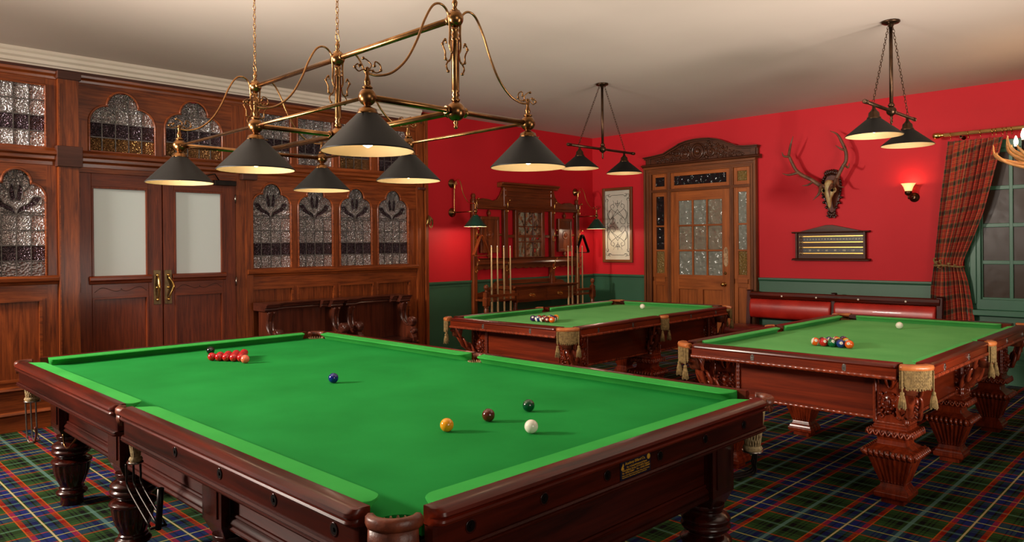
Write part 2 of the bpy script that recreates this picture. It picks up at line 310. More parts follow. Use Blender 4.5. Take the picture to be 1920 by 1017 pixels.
# window
WIN = empty('window_1', (0, 0, 0)); struct(WIN)
m = MB()
by(m, .46, .615, .80, 2.62, -.02, .03); by(m, .5, .56, .86, 2.58, .03, .045)          # jamb casing
by(m, -1.9, .64, .74, .80, 0, .10); by(m, -1.9, .62, .80, .915, -.02, .03); by(m, -1.9, .615, 2.55, 2.64, -.02, .035); by(m, -1.9, -1.78, .8, 2.6, -.02, .03)
m.build('window_frame', green_t, WIN, .006)
m = MB()
cols = [.465, .2, -.07, -.34, -.61, -.88, -1.15]
for k, c in enumerate(cols[1:-1]): by(m, c-.035 if k == 0 else c-.02, c, .915, 2.55, -.035, -.002)
for z in (1.297, 1.70, 2.106): by(m, -1.8, .465, z, z+.042, -.035, -.004)
by(m, .445, .49, .9, 2.56, -.04, .0); by(m, -1.8, .465, .9, .935, -.04, 0); by(m, -1.8, .465, 2.51, 2.56, -.04, 0)
m.build('glazing_bars', green_t, WIN, .004)
by(MB(), 0, 0, 0, 0, 0, 0)
m = MB(); by(m, -1.8, .465, .92, 2.53, -.026, -.02); m.build('pane', g_night, WIN)
m = MB(); by(m, -1.9, .62, 0, .74, 0, .008); by(m, -1.9, .6, .0, .2, 0, .03); by(m, -1.9, .6, .2, .23, 0, .022)
for x0, x1 in ((.5, -.5), (-.6, -1.7)):
    for a in ((x0, x0-.02, .28, .68), (x1, x1+.02, .28, .68), (x0, x1, .28, .3), (x0, x1, .66, .68)): by(m, *a, .008, .022)
struct(m.build('trim_4', green_p))

# cornice over the timber screen
pr_ = [(0, 3.135), (.02, 3.135), (.02, 3.15), (.045, 3.158), (.05, 3.185), (.075, 3.2), (.08, 3.225), (.1, 3.24), (.1, CH), (0, CH)]
m = MB(); m.prism([(XW-d, z) for d, z in pr_], 'y', -3.75, 5); struct(m.build('trim_5', white_p))

# ------------------------------------------------------------------ timber screen on the left wall
SC = empty('wall_screen', (0, 0, 0)); struct(SC)
def trefoil(yc, h, z0, ztop, rc=None):
    rc = rc or h*.5; r1 = h-rc*.93; zs = z0+r1; zc = ztop-rc; L = []
    if zc < zs: zc = zs
    for i in range(9): a = PI-i/8*PI/2; L.append((-(h-r1)+r1*math.cos(a), z0+r1*math.sin(a)))
    a0 = math.asin(max(-.5, min(.9, (zs-zc)/rc)))
    for i in range(9): a = PI-a0-(PI/2-a0)*i/8 if False else (PI-a0)+(PI/2-(PI-a0))*i/8; L.append((rc*math.cos(a), zc+rc*math.sin(a)))
    L2 = L+[(-x, z) for x, z in L[:-1][::-1]]
    return [(yc+x, z) for x, z in L2]
panel = MB(); mould = MB(); ledge = MB()
def light_frame(y0, y1, zb, arch):       # rounded bead round an opening
    pts = [(XW-.05, y, z) for y, z in ([(min(y0, y1), zb)]+arch+[(max(y0, y1), zb)])]
    mould.tube(pts, .011, 6)
def screen_window(n, y0, y1, zb, z0, zt, cols, rows, rowh, mats, top=None, rc=None, motif=False):
    """y0>y1; trefoil head springing at z0 (None = square head at zt)"""
    yc, h = (y0+y1)/2, abs(y0-y1)/2
    if z0: arch = trefoil(yc, h, z0, zt, rc)
    else: arch = [(y1, zt), (y0, zt)]
    light_frame(y0, y1, zb, arch)
    W = empty('window_%d' % n); struct(W); g = MB()
    z = zb; k = 0
    while z < zt:
        g.m = mats[k] if k < len(mats) else mats[-1]; z2 = min(z+rowh, zt)
        g.box(XW-.016, XW-.010, y1, y0, z, z2); z = z2; k += 1
    g.build('pane', [g_clear, g_dark, g_amber, g_grey], W)
    l = MB()
    for i in range(1, cols): yy = y1+(y0-y1)*i/cols; l.box(XW-.021, XW-.009, yy-.004, yy+.004, zb, zt if not motif else zb+rowh*4)
    z = zb+rowh
    while z < zt-.02: 
        if not motif or z < zb+rowh*4.4: l.box(XW-.021, XW-.009, y1, y0, z-.004, z+.004)
        z += rowh
    if motif:
        zz = zb+rowh*4; x = XW-.017
        def cur(P, r=.005):
            l.tube(cat_([(x, yc+a*h, zz+b) for a, b in P], 6), r, 5)
        for s in (1, -1):
            cur([(0, .0), (s*.12, .06), (s*.42, .1), (s*.62, .16), (s*.86, .15), (s*.84, .09), (s*.6, .12)])
            cur([(0, .0), (s*.3, .03), (s*.42, .0)]); cur([(s*.3, .03), (s*.75, .02), (s*1, .05)], .004)
            cur([(0, .13), (s*.16, .12), (s*.24, .2), (s*.18, .27), (s*.28, .35)]); cur([(0, .13), (s*.05, .24), (0, .3)])
            cur([(s*.24, .2), (s*.42, .24), (s*.42, .3), (s*.28, .35)]); cur([(s*.18, .27), (s*.05, .33), (0, .4)], .004)
        cur([(0, .3), (0, .42)], .004)
        dk = MB()
        for s in (1, -1):
            dk.prism([(yc+s*a*h, zz+b) for a, b in ((0, .0), (.12, .06), (.42, .1), (.62, .155), (.86, .15), (.7, .09), (.42, .055), (.16, .03))], 'x', XW-.018, XW-.0165)
            dk.prism([(yc+s*a*h, zz+b) for a, b in ((.02, .13), (.16, .12), (.24, .2), (.18, .27), (.1, .24))], 'x', XW-.018, XW-.0165)
        dk.build('motif_glass', g_dark, W)
    l.build('lead', lead, W)
    return arch
def board_over(arch, y0, y1, yl, yr, zs, ztop):   # spandrel board with the arch cut out of its lower edge; yl>yr
    a = sorted(arch[:], key=lambda p: 0) if False else arch
    P = [(yr, zs), (min(y0, y1), zs)]+a+[(max(y0, y1), zs), (yl, zs), (yl, ztop), (yr, ztop)]
    panel.m = 1; panel.prism(P, 'x', XW-.045, XW-.008); panel.m = 0
def vert(y0, y1, z0, z1, d=.045): panel.m = 0; panel.box(XW-d, XW-.005, y1, y0, z0, z1)
def horz(y0, y1, z0, z1, d=.045): panel.m = 1; panel.box(XW-d, XW-.005, y1, y0, z0, z1); panel.m = 0
def raised(y0, y1, z0, z1, hz=True):          # recessed panel with a mitred moulding
    panel.m = 0; panel.box(XW-.024, XW-.006, y1, y0, z0, z1)
    for a in ((y0, y0-.022, z0, z1), (y1+.022, y1, z0, z1)): mould.box(XW-.052, XW-.02, a[1], a[0], a[2], a[3])
    for a in ((z0, z0+.022), (z1-.022, z1)): mould.box(XW-.0525, XW-.02, y1, y0, *a)
# --- section left of the doors
vert(.36, .27, 0, 3.10); horz(5, .36, 3.03, 3.10, .045)
for k in range(8):
    ya = .795+.66*(k-1) if k else None
# lower trefoil lights and upper square lights going away to the left
n = 1
ys = [(.795, .365), (1.42, .99), (2.05, 1.62), (2.68, 2.25), (3.31, 2.88)]
for i, (a, b) in enumerate(ys):
    ar = screen_window(10+i, a, b, 1.315, 2.0, 2.235, 4, 5, .132, [3, 1, 0, 0, 0], motif=True)
    yl = (a+ys[i+1][1])/2 if i+1 < len(ys) else a+.1; yr = (b+ys[i-1][0])/2 if i else .36
    board_over(ar, a, b, yl, yr, 2.0, 2.31); vert(yl, a, 1.24, 2.0); vert(b, yr, 1.24, 2.0)
ys2 = [(1.06, .362), (1.85, 1.14), (2.65, 1.93), (3.4, 2.72)]
for i, (a, b) in enumerate(ys2):
    screen_window(20+i, a, b, 2.44, None, 2.975, 6, 4, .134, [0, 1, 0, 0]); yl = (a+ys2[i+1][1])/2 if i+1 < len(ys2) else a+.1
    vert(yl, a, 2.42, 3.03); 
    if i: vert(b, (b+ys2[i-1][0])/2, 2.42, 3.03)
    horz(a, b, 2.975, 3.03)
horz(5, .36, 2.31, 2.44); horz(5, .36, 1.12, 1.315); horz(5, .36, .18, .42)
for i, (a, b) in enumerate([(1.25, .40), (2.2, 1.35), (3.2, 2.3)]):
    raised(a, b, .42, 1.12); vert(b, b-.15 if i else .36, .42, 1.12)
# --- post by the doors, its blocks and capitals
vert(.275, .115, 0, 3.10, .085); mould.box(XW-.09, XW-.04, .268, .262, 0, 3.0)
# --- doors header and transoms over the doors
horz(.115, -1.44, 2.235, 2.44); horz(.115, -1.56, 3.02, 3.10, .05)
a1 = screen_window(30, .022, -.549, 2.432, 2.70, 2.985, 5, 3, .135, [2, 1, 0, 0, 0], rc=.138)
a2 = screen_window(31, -.638, -1.203, 2.445, 2.71, 2.99, 5, 3, .135, [2, 1, 0, 0, 0], rc=.138)
board_over(a1, .022, -.549, .115, -.593, 2.70, 3.03); board_over(a2, -.638, -1.203, -.593, -1.30, 2.71, 3.03)
vert(.115, .022, 2.43, 2.70); vert(-.549, -.593, 2.43, 2.70); vert(-.593, -.638, 2.43, 2.71); vert(-1.203, -1.30, 2.43, 2.71); vert(-1.30, -1.44, 2.43, 3.02)
vert(-1.335, -1.44, 0, 2.3, .05); vert(-1.44, -1.515, 0, 3.06, .06)
# --- right section
ys = [(-1.515, -1.963), (-2.047, -2.484), (-2.575, -3.016), (-3.101, -3.557)]
for i, (a, b) in enumerate(ys):
    ar = screen_window(2+i, a, b, 1.328, 2.0, 2.235, 4, 5, .134, [0, 1, 0, 0, 0], motif=True)
    yl = (a+ys[i-1][1])/2 if i else -1.515; yr = (b+ys[i+1][0])/2 if i < 3 else -3.68
    board_over(ar, a, b, yl, yr, 2.0, 2.31)
    if i: vert(yl, a, 1.24, 2.0)
    vert(b, yr, 1.24, 2.0)
    raised(a+.02, b-.02, .42, 1.125); vert(yl+.0, a+.02, .42, 1.13); vert(b-.02, yr, .42, 1.13)
for i, (a, b, mm) in enumerate([(-1.60, -1.967, [3, 1, 0, 0]), (-2.044, -2.492, [0, 1, 0, 0]), (-2.573, -3.006, [2, 1, 0, 0]), (-3.113, -3.54, [1, 1, 0, 0])]):
    screen_window(6+i, a, b, 2.46, None, 2.975, 4, 4, .13, mm)
horz(-1.515, -3.68, 2.31, 2.46); horz(-1.515, -3.68, 2.975, 3.10)
for a, b in ((-1.515, -1.60), (-1.967, -2.044), (-2.492, -2.573), (-3.006, -3.113), (-3.54, -3.68)): vert(a, b, 2.44, 3.0)
horz(-1.515, -3.68, 1.12, 1.33); horz(-1.515, -3.68, .18, .42)
vert(-3.68, -3.74, 0, 3.13, .07); vert(-3.74, -3.80, 0, 3.13, .05); vert(-3.80, -3.845, 0, 3.24, .09)
panel.build('panelling', [pine_v, pine_h], SC, .004); mould.build('beading', pine_h, SC, .003)
# ledges: sill, mid cornice, head, skirting
def mold(profile, y0, y1, mb=ledge): mb.prism([(XW-d, z) for d, z in profile], 'y', y1, y0)
sill = [(.03, 1.235), (.055, 1.24), (.06, 1.262), (.085, 1.27), (.09, 1.30), (.075, 1.318), (.03, 1.318)]
mold(sill, 5, .275); mold(sill, -1.45, -3.69)
mid = [(.03, 2.275), (.05, 2.28), (.055, 2.315), (.085, 2.33), (.09, 2.36), (.115, 2.372), (.115, 2.40), (.05, 2.43), (.03, 2.43)]
mold(mid, 5, .27); mold(mid, .11, -3.70)
head = [(.03, 3.03), (.055, 3.035), (.06, 3.06), (.085, 3.075), (.09, 3.10), (.03, 3.105)]
mold(head, 5, .27); mold(head, .11, -3.70)
sk = [(.0, 0), (.054, 0), (.054, .13), (.072, .145), (.064, .165), (.052, .17), (.052, .34), (.078, .352), (.07, .372), (.04, .385), (0, .385)]
mold(sk, 5, .275); mold(sk, -1.44, -3.69)
ledge.build('ledge', pine_h, SC, .003)
m = MB(); m.box(XW-.13, XW-.01, .095, .295, 2.27, 2.45); m.box(XW-.12, XW-.01, .10, .285, 3.04, 3.105); m.box(XW-.125, XW-.01, -1.38, -1.54, 2.25, 2.31); m.box(XW-.1, XW-.04, -3.69, -3.80, 2.26, 2.29)
m.box(XW-.06, XW-.01, -3.70, -3.78, 3.10, 3.13); m.build('capital', capw, SC, .004)
m = MB(); m.box(XW-.03, XW-.001, -3.7, 5, 3.1, 3.136); m.build('shadow_gap', capw, SC)

# ------------------------------------------------------------------ double doors in the screen
D = empty('door_1'); struct(D)
for (ya, yb, g0, g1, hx) in ((.115, -.606, .010, -.475, -1), (-.609, -1.335, -.716, -1.198, 1)):
    lf = MB(); d0, d1 = .012, .05
    def V(a, b, z0, z1): lf.m = 0; lf.box(XW-d1, XW-d0, b, a, z0, z1)
    def Hh(a, b, z0, z1): lf.m = 1; lf.box(XW-d1, XW-d0, b, a, z0, z1)
    V(ya-.003, g0, .01, 2.232); V(g1, yb+.003, .01, 2.232); Hh(g0, g1, 2.112, 2.232); Hh(g0, g1, 1.085, 1.298); Hh(g0, g1, .01, .25)
    lf.m = 0; lf.box(XW-.03, XW-d0, g1, g0, .25, 1.1)
    for a, b, z0, z1 in ((g0, g0-.018, 1.298, 2.112), (g1+.018, g1, 1.298, 2.112), (g0, g1, 2.095, 2.112), (g0, g0-.02, .25, 1.10), (g1+.02, g1, .25, 1.1)): lf.box(XW-.055, XW-.02, b, a, z0, z1)
    lf.m = 1; lf.box(XW-.055, XW-.02, g1, g0, 1.083, 1.1); lf.box(XW-.055, XW-.02, g1, g0, .25, .27)
    lf.prism([(XW-.03, 1.215), (XW-.065, 1.225), (XW-.07, 1.25), (XW-.085, 1.258), (XW-.085, 1.285), (XW-.06, 1.298), (XW-.03, 1.298)], 'y', g1-.025, g0+.025)
    leaf = lf.build('door_leaf', [door_v, door_h], D, .003)
    gv = MB(); ym = (g0+g1)/2; hw = (g0-g1)/2-.02
    for s in (1, -1): gv.tube(cat_([(XW-.051, ym+s*hw*a, 1.165+b) for a, b in ((0, .012), (.05, -.004), (.25, -.01), (.6, .02), (.8, .018), (1, -.015))], 6), .003, 5)
    gv.build('carved_line', capw, leaf)
    MB().box(XW-.034, XW-.026, g1, g0, 1.29, 2.12).build('pane', g_frost, leaf)
    py = (-.552, -.6535)[hx > 0]; h = MB(); h.box(XW-.056, XW-.048, py-.033, py+.033, 1.01, 1.338)
    pl = h.build('handle_plate', plate_m, leaf, .002)
    h = MB(); h.tube(cat_([(XW-.06, py, 1.06), (XW-.09, py, 1.085), (XW-.105, py-.028*hx if hx > 0 else py, 1.16), (XW-.105, py-.028*hx if hx > 0 else py, 1.2), (XW-.09, py, 1.26), (XW-.06, py, 1.285)], 6), lerps([.006, .006, .012, .012, .008, .006], 31), 8)
    h.ball((XW-.066, py, 1.055), .014); h.ball((XW-.066, py, 1.29), .014); h.ball((XW-.062, py, 1.17), .014, sz=(.6, 1, 1)); h.build('door_handle', brass_l, leaf)
    hg = MB()
    for z in (2.05, 1.2, .3): hg.cyl((XW-.056, ya-.004 if hx < 0 else yb+.004, z-.045), (XW-.056, ya-.004 if hx < 0 else yb+.004, z+.045), .008)
    hg.build('hinge', steel, leaf)
t = thing('door_closer', 'dark metal door closer arm fixed above the right glazed door of the timber screen', 'door closer', (XW-.05, -1.2, 2.2))
m = MB(); m.box(-.06, 0, -.12, .1, -.02, .03); m.build('closer_body', iron, t, .004); m = MB(); m.tube([(-.03, .05, .03), (-.05, .1, .09), (-.04, .18, .07)], .007, 6); m.build('closer_arm', iron, t)
# ------------------------------------------------------------------ shared table pieces
def railrun(mb, a, b, out, prof, end=.05, shrink=.03, q=5, shape='round'):
    """profile [(dist outward, z)] swept from a to b (2D); the inner (nose) or outer edge draws back at both ends"""
    a = Vector(a); b = Vector(b); out = Vector(out); L = (b-a).length; d = (b-a)/L
    ts = [end*(1-math.cos(i/q*PI/2)) for i in range(q)]+[end]
    ts = ts+[L-t for t in ts[::-1]]; R = []
    for t in ts:
        e = min(t, L-t); s = 0 if e >= end else shrink*(1-math.sqrt(max(0, 1-((end-e)/end)**2)))
        mx = max(p[0] for p in prof); mn = min(p[0] for p in prof)
        ring = []
        for o, z in prof:
            if shape == 'nose': o2 = o+s*(mx-o)/(mx-mn)
            else: o2 = o-s*(o-mn)/(mx-mn)
            p = a+d*t+out*o2; ring.append((p.x, p.y, z))
        R.append(ring)
    mb.sharp = .5; return mb.rings(R, True, True)
def bitten(hx, hy, ec, rc, em, rm, mids_y=True):
    """table-top outline with round bites at four corners (centre offset ec, radius rc) and two mid-sides (em, rm)"""
    P = []
    for sx, sy, a0 in ((1, 1, 0), (-1, 1, 1), (-1, -1, 2), (1, -1, 3)):
        c = Vector((sx*ec[0], sy*ec[1])); pts = []
        for i in range(13):
            a = math.atan2(-sy, -sx)+(i-6)/6*PI*.52; pts.append(c+Vector((rc*math.cos(a), rc*math.sin(a))))
        pts = [p for p in pts if abs(p.x) <= hx+1e-6 and abs(p.y) <= hy+1e-6]
        pts.sort(key=lambda p: math.atan2(p.y/hy, p.x/hx)); P += pts
        if mids_y and a0 in (0, 2):
            s = sy; cc = Vector((0, s*em)); mp = []
            for i in range(11):
                a = -s*PI/2+(i-5)/5*PI*.45; mp.append(cc+Vector((rm*math.cos(a), rm*math.sin(a))))
            mp = [p for p in mp if abs(p.y) <= hy]; mp.sort(key=lambda p: -s*p.x); P += mp
    return [(p.x, p.y) for p in P]

# ------------------------------------------------------------------ full-size snooker table
HL, HW = 1.785, .917
T = thing('snooker_table', 'full-size snooker table with bright green baize and dark red mahogany rails, nearest the camera', 'snooker table', (1.785, 0, 0))
m = MB(); m.prism(bitten(HL+.055, HW+.055, (HL+.035, HW+.035), .066, HW+.075, .05), 'z', .785, .83); m.build('playing_cloth', felt_s, T)
cush = [(0, .868), (.004, .872), (.088, .877), (.088, .8305), (.05, .8305), (.036, .848)]
wr = [(.086, .832), (.086, .8785), (.118, .8795), (.134, .876), (.146, .867), (.149, .858), (.143, .852), (.137, .850), (.143, .846), (.146, .840), (.142, .833), (.13, .829), (.1, .829)]
fas = [(.09, .76), (.09, .831), (.124, .831), (.124, .76)]
mol = [(.09, .742), (.09, .764), (.132, .764), (.138, .759), (.134, .754), (.140, .751), (.136, .744), (.122, .742)]
gc, gm = .052, .052
runs = []
for s in (1, -1):
    runs.append(((-HL+gc, s*HW), (-gm, s*HW), (0, s), 'x')); runs.append(((gm, s*HW), (HL-gc, s*HW), (0, s), 'x'))
    runs.append(((s*HL, -HW+gc), (s*HL, HW-gc), (s, 0), 'y'))
for a, b, o, ax in runs:
    MB().__class__
    c = MB(); railrun(c, a, b, o, cush, .055, .07, 6, 'nose'); cu = c.build('cushion', felt_c, T)
    e = .004; d = (Vector(b)-Vector(a)).normalized(); q1, q2 = [.042 if abs(abs(p[0])-HL) < .1 and abs(abs(p[1])-HW) < .1 else .012 for p in (a, b)]; a2 = Vector(a)-d*q1; b2 = Vector(b)+d*q2
    c = MB(); railrun(c, a2, b2, o, wr, .03, .04, 6); r = c.build('rail', mah_x if ax == 'x' else mah_y, T)
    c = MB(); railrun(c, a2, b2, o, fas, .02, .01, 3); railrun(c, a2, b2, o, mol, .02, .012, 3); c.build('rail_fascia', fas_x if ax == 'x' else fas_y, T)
# bolt sockets in the fascia
def socket(x, y, out):
    m = MB(); o = Vector((out[0], out[1], 0)); p = Vector((x, y, .800))
    m.m = 1; m.lathe([(.0, 0), (.0155, 0), (.0155, .001)], p+o*.1245, 14, o); m.m = 0
    m.lathe([(.0155, 0), (.019, .0015), (.019, .003), (.015, .001)], p+o*.124, 14, o); m.m = 1
    m.lathe([(0, 0), (.006, 0), (.005, .004)], p+o*.125, 6, o); m.build('bolt_socket', [mah_z, dark_m], T)
for y in (.78, .49, .19, -.112, -.419, -.723): socket(-HL, y, (-1, 0))
for x in (1.189, .814, .447, .12): socket(x-1.785, HW, (0, 1))
# aprons and their base mouldings
def apron(a, b, o, ax, t=.0):
    a = Vector(a); b = Vector(b); m = MB()
    pf = [(-.02, .50), (-.02, .745), (.0, .745), (.0, .50)]; pm = [(-.02, .462), (-.02, .525), (.008, .525), (.012, .517), (.008, .511), (.018, .504), (.024, .492), (.018, .48), (.026, .472), (.022, .462), (0, .458)]
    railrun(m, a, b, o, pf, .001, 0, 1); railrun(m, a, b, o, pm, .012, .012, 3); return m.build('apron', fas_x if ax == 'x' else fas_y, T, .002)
LX = [-1.695, -.51, .635, 1.70]; LY = .785
for s in (1, -1):
    for k in range(3): apron((LX[k]+.08, s*(LY+.04)), (LX[k+1]-.08, s*(LY+.04)), (0, s), 'x')
    apron((s*1.74, -LY+.08), (s*1.74, LY-.08), (s, 0), 'y')
leg_prof = [(.062, 0), (.062, .058), (.070, .064), (.083, .072), (.086, .084), (.076, .096), (.068, .102), (.070, .112), (.062, .120), (.066, .132), (.082, .165), (.094, .20), (.101, .235), (.104, .27), (.111, .28), (.110, .29), (.096, .302), (.074, .31), (.070, .318), (.082, .324), (.102, .338), (.108, .352), (.103, .362), (.097, .367), (.103, .374), (.106, .386), (.100, .396), (.082, .410), (.070, .416), (.072, .428), (.080, .436), (.080, .452)]
legs = []
for s in (1, -1):
    for k, x in enumerate(LX):
        m = MB()
        p2 = []
        for (r0, h0), (r1, h1) in zip(leg_prof, leg_prof[1:]): p2.append((r0, h0*.925))
        p2.append((.080, .42))
        m.lathe(p2, (x, s*LY, 0), 48, flute=(16, .125, .254, .10))
        m.box(x-.088, x+.088, s*LY-.088, s*LY+.088, .47, .75)
        m.sq([(.062, .415), (.088, .475)], (x, s*LY))
        m.box(x-.058, x+.058, s*(LY+.085), s*(LY+.094), .50, .735); m.box(x-.094, x+.094, s*LY-.058, s*LY+.058, .50, .735)
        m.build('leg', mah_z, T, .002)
# frame beams under the slate
m = MB(); m.box(-HL+.06, HL-.06, -HW+.12, HW-.12, .70, .785); m.build('under_frame', mah_x, T)
# pockets
def spocket(x, y, ang, mid=False):
    front = x < 0 and y > 0; zl = .80 if front else .834
    P = MB(); R = .067 if not mid else .052; sp = 1.2 if not mid else 1.2; o = Vector((math.cos(ang), math.sin(ang), 0))
    c = Vector((x, y, 0))+o*(.07 if not mid else .072)
    arc = lambda r, z, n=18: [(c.x+r*math.cos(ang+(i/n*2-1)*sp), c.y+r*math.sin(ang+(i/n*2-1)*sp), z) for i in range(n+1)]
    # leather rim: swept profile
    prof = [(R-.014, .866), (R-.006, .874), (R+.006, .875), (R+.014, .868), (R+.015, .852), (R+.012, .843), (R-.002, .842), (R-.006, zl), (R-.014, zl)]
    rg = []
    for i in range(19):
        a = ang+(i/18*2-1)*sp; f = 1 if 1 < i < 17 else .96
        rg.append([(c.x+r*f*math.cos(a), c.y+r*f*math.sin(a), z) for r, z in prof])
    P.rings(rg, True, True); rim = P.build('pocket', leather_b, T)
    P = MB(); sp2 = sp*(.8 if front else .3); rg = []
    for i in range(15):
        a = ang+(i/14*2-1)*sp2; zb = .775+.012*math.cos(i*2.2)
        rg.append([(c.x+r*math.cos(a), c.y+r*math.sin(a), z) for r, z in ((R+.002, .845), (R+.010, .842), (R+.012, .80 if front else .825), (R+.006, zb if front else zb+.035), (R-.004, zb if front else zb+.035))])
    P.rings(rg, True, True)
    P.build('leather_skirt', leather_b, rim)
    P = MB(); nn = 18
    for i in range(nn):
        a = 2*PI*i/nn
        for sg in (1, -1):
            P.tube([(c.x-o.x*.01+(R-.012-.025*t)*math.cos(a+sg*t*1.2), c.y-o.y*.01+(R-.012-.025*t)*math.sin(a+sg*t*1.2), .835-.19*t) for t in [k/8 for k in range(9)]], .0028, 4)
    P.lathe([(R-.030, 0), (R-.024, .012), (R-.030, .024)], (c.x-o.x*.01, c.y-o.y*.01, .632), 16, cap=False)
    P.build('net', net_m, rim)
    P = MB(); P.m = 0
    P.tube([(c.x-o.x*.01+(R-.026)*math.cos(k*PI/8), c.y-o.y*.01+(R-.026)*math.sin(k*PI/8), .63) for k in range(16)], .005, 6, closed=True)
    P.build('net_ring', steel, rim)
    return c, rim
sx = {}
for x, y, mid in ((-HL, HW, 0), (-HL, -HW, 0), (HL, HW, 0), (HL, -HW, 0), (0, HW, 1), (0, -HW, 1)):
    ang = math.atan2(y, x) if mid else math.atan2(1 if y > 0 else -1, 1 if x > 0 else -1)
    c, rim = spocket(x, y, ang, bool(mid)); t = MB()
    dx, dy = ((-1 if x == 0 else (-x/abs(x))), 0)
    if x < 0 and y < 0: dx, dy = (.75, .65)
    if x > 0: dx, dy = (-.5, -.1)
    for k in (-1, 0, 1):
        q = Vector((-dy, dx, 0)).normalized()*k*.028; D_ = Vector((dx, dy, 0))
        drop = .20 if x > 0 else .1
        p0 = Vector((c.x, c.y, .63))+q
        t.tube(cat_([p0, p0+Vector((0, 0, -.05))+D_*.005, p0+Vector((0, 0, -drop))+D_*.03, p0+D_*(.08 if x > 0 else .28)+Vector((0, 0, -drop-.04-(.06 if mid else 0)))], 6), .0048, 7)
    e = Vector((c.x, c.y, .63))+D_*(.08 if x > 0 else .28)+Vector((0, 0, -drop-.04-(.06 if mid else 0)))
    t.tube([e+Vector((-dy, dx, 0)).normalized()*.032, e-Vector((-dy, dx, 0)).normalized()*.032], .006, 7)
    t.build('ball_runner', steel if x > 0 else iron, T)
    st = MB(); u = Vector((-dy, dx, 0)).normalized()*.012
    a_, b_ = e+Vector((0, 0, -.01)), e+Vector((.0, 0, .16 if mid else .09))+D_*(.03)
    if mid: st.tube([a_, b_], [.013, .013], 6)
    else: st.tube(cat_([a_, a_.lerp(b_, .5)+u*.6, b_], 4), .006, 6)
    st.build('runner_strap', leather_b if not mid else iron, T)
m = MB(); hb = Vector((1.40, LY+.05, .47))
m.tube(cat_([hb, hb+Vector((.02, .0, -.02)), hb+Vector((.05, .01, -.05)), hb+Vector((.10, .02, -.085)), hb+Vector((.17, .02, -.08)), hb+Vector((.2, .02, -.02))], 6), .005, 7); m.build('rest_hook', brass_d, T)
# maker's plate on the near end rail
pm = MB(); X0 = -HL-.1245; pm.box(X0-.002, X0+.001, -.05, .122, .7645, .828); PL = pm.build('maker_plate', mat('navy_plate', srgb(16, 14, 34), .35), T)
gold_e = mat('gold_lettering', srgb(196, 146, 38), .4)
def text_obj(name, body, size, M, mt, parent, align='LEFT', ext=.0004, shear=0):
    cu = bpy.data.curves.new(name, 'FONT'); cu.body = body; cu.size = size; cu.align_x = align; cu.extrude = ext; cu.shear = shear
    o = bpy.data.objects.new(name, cu); COL.objects.link(o)
    dg = bpy.context.evaluated_depsgraph_get(); me = bpy.data.meshes.new_from_object(o.evaluated_get(dg)); bpy.data.objects.remove(o)
    me.transform(M); me.materials.clear(); me.materials.append(mt); r = bpy.data.objects.new(name, me); COL.objects.link(r); r.parent = parent; return r
def plateM(y, z, sx=1):   # text runs towards -Y, faces -X
    return Matrix(((0, 0, -1, X0-.0024), (-sx, 0, 0, y), (0, 1, 0, z), (0, 0, 0, 1)))
for body, y, z, s, wd, sh in (("Academy Billiard Co.", .098, .812, .013, .115, .2), ("No. 5 Camphill Industrial Estate", .088, .801, .0085, .115, 0), ("West Byfleet, Surrey. KT14 6EW. England", .114, .7925, .0085, .155, 0), ("Tel - 01932 352067", .114, .784, .0085, .068, 0), ("Fax - 01932 353904", .032, .784, .0085, .076, 0),
                             ("Makers of Fine Billiard, Pool and Snooker Tables and Accessories", .114, .7765, .0055, .155, 0), ("Restorations, Recovering and Repairs undertaken", .114, .7705, .0055, .14, 0)):
    o = text_obj('plate_lettering', body, s, Matrix.Identity(4), gold_e, PL, shear=sh); xs = [v.co.x for v in o.data.vertices]; k = wd/(max(xs)-min(xs)); o.data.transform(plateM(y, z, k))
m = MB(); p = lambda y, z: (y, z)
m.lathe([(.0065, 0), (.0095, 0), (.0095, .0008), (.0065, .0008)], (X0-.002, -.038, .815), 18, (-1, 0, 0)); m.build('plate_emblem', gold_e, PL); m = MB(); m.ball((X0-.0022, -.038, .815), .004, 8, sz=(.2, 1, 1.2)); m.build('plate_emblem', gold_e, PL); m = MB()
m.prism([(.118, .80), (.104, .80), (.107, .806), (.104, .812), (.108, .820), (.112, .813), (.118, .806)], 'x', X0-.003, X0-.002)
m.build('plate_emblem', gold_e, PL); m = MB(); m.tube([(X0-.0024, .111+.009*math.cos(a*PI/9), .806+.008*math.sin(a*PI/9)) for a in range(10, 18)], .0006, 4); m.build('plate_emblem', gold_e, PL)

# ------------------------------------------------------------------ snooker balls
def ballmat(n, c): return mat(n, srgb(*c), .12, 0, Coat_Weight=.6, Coat_Roughness=.05)
RB = .02625; ZB = .83+RB
def sball(x, y, mt, label, group=None):
    o = bpy.data.objects.new('snooker_ball', SB_ME[mt.name]) if mt.name in SB_ME else None
    if o is None:
        me = MB().ball((0, 0, 0), RB, 28).mesh('snooker_ball', mt); SB_ME[mt.name] = me; o = bpy.data.objects.new('snooker_ball', me)
    COL.objects.link(o); o.location = (x, y, ZB); return tag(o, label, 'snooker ball', group)
SB_ME = {}
sball(.590, .256, ballmat('ball_yellow', (240, 158, 22)), 'yellow snooker ball on the near half of the big green table')
sball(.592, .035, ballmat('ball_brown', (84, 26, 12)), 'dark brown snooker ball between the yellow and the green ones')
sball(.596, -.205, ballmat('ball_green', (0, 66, 36)), 'dark green snooker ball behind the cue ball')
sball(.336, .055, ballmat('ball_white', (240, 232, 214)), 'white cue ball beside the green and brown balls on the big table')
sball(1.806, .0, ballmat('ball_blue', (10, 26, 120)), 'lone blue snooker ball at the middle of the big table')
sball(2.795, .01, ballmat('ball_pink', (240, 112, 84)), 'pink snooker ball at the point of the triangle of reds')
sball(3.345, -.01, ballmat('ball_black', (14, 12, 14)), 'black snooker ball behind the triangle of reds')
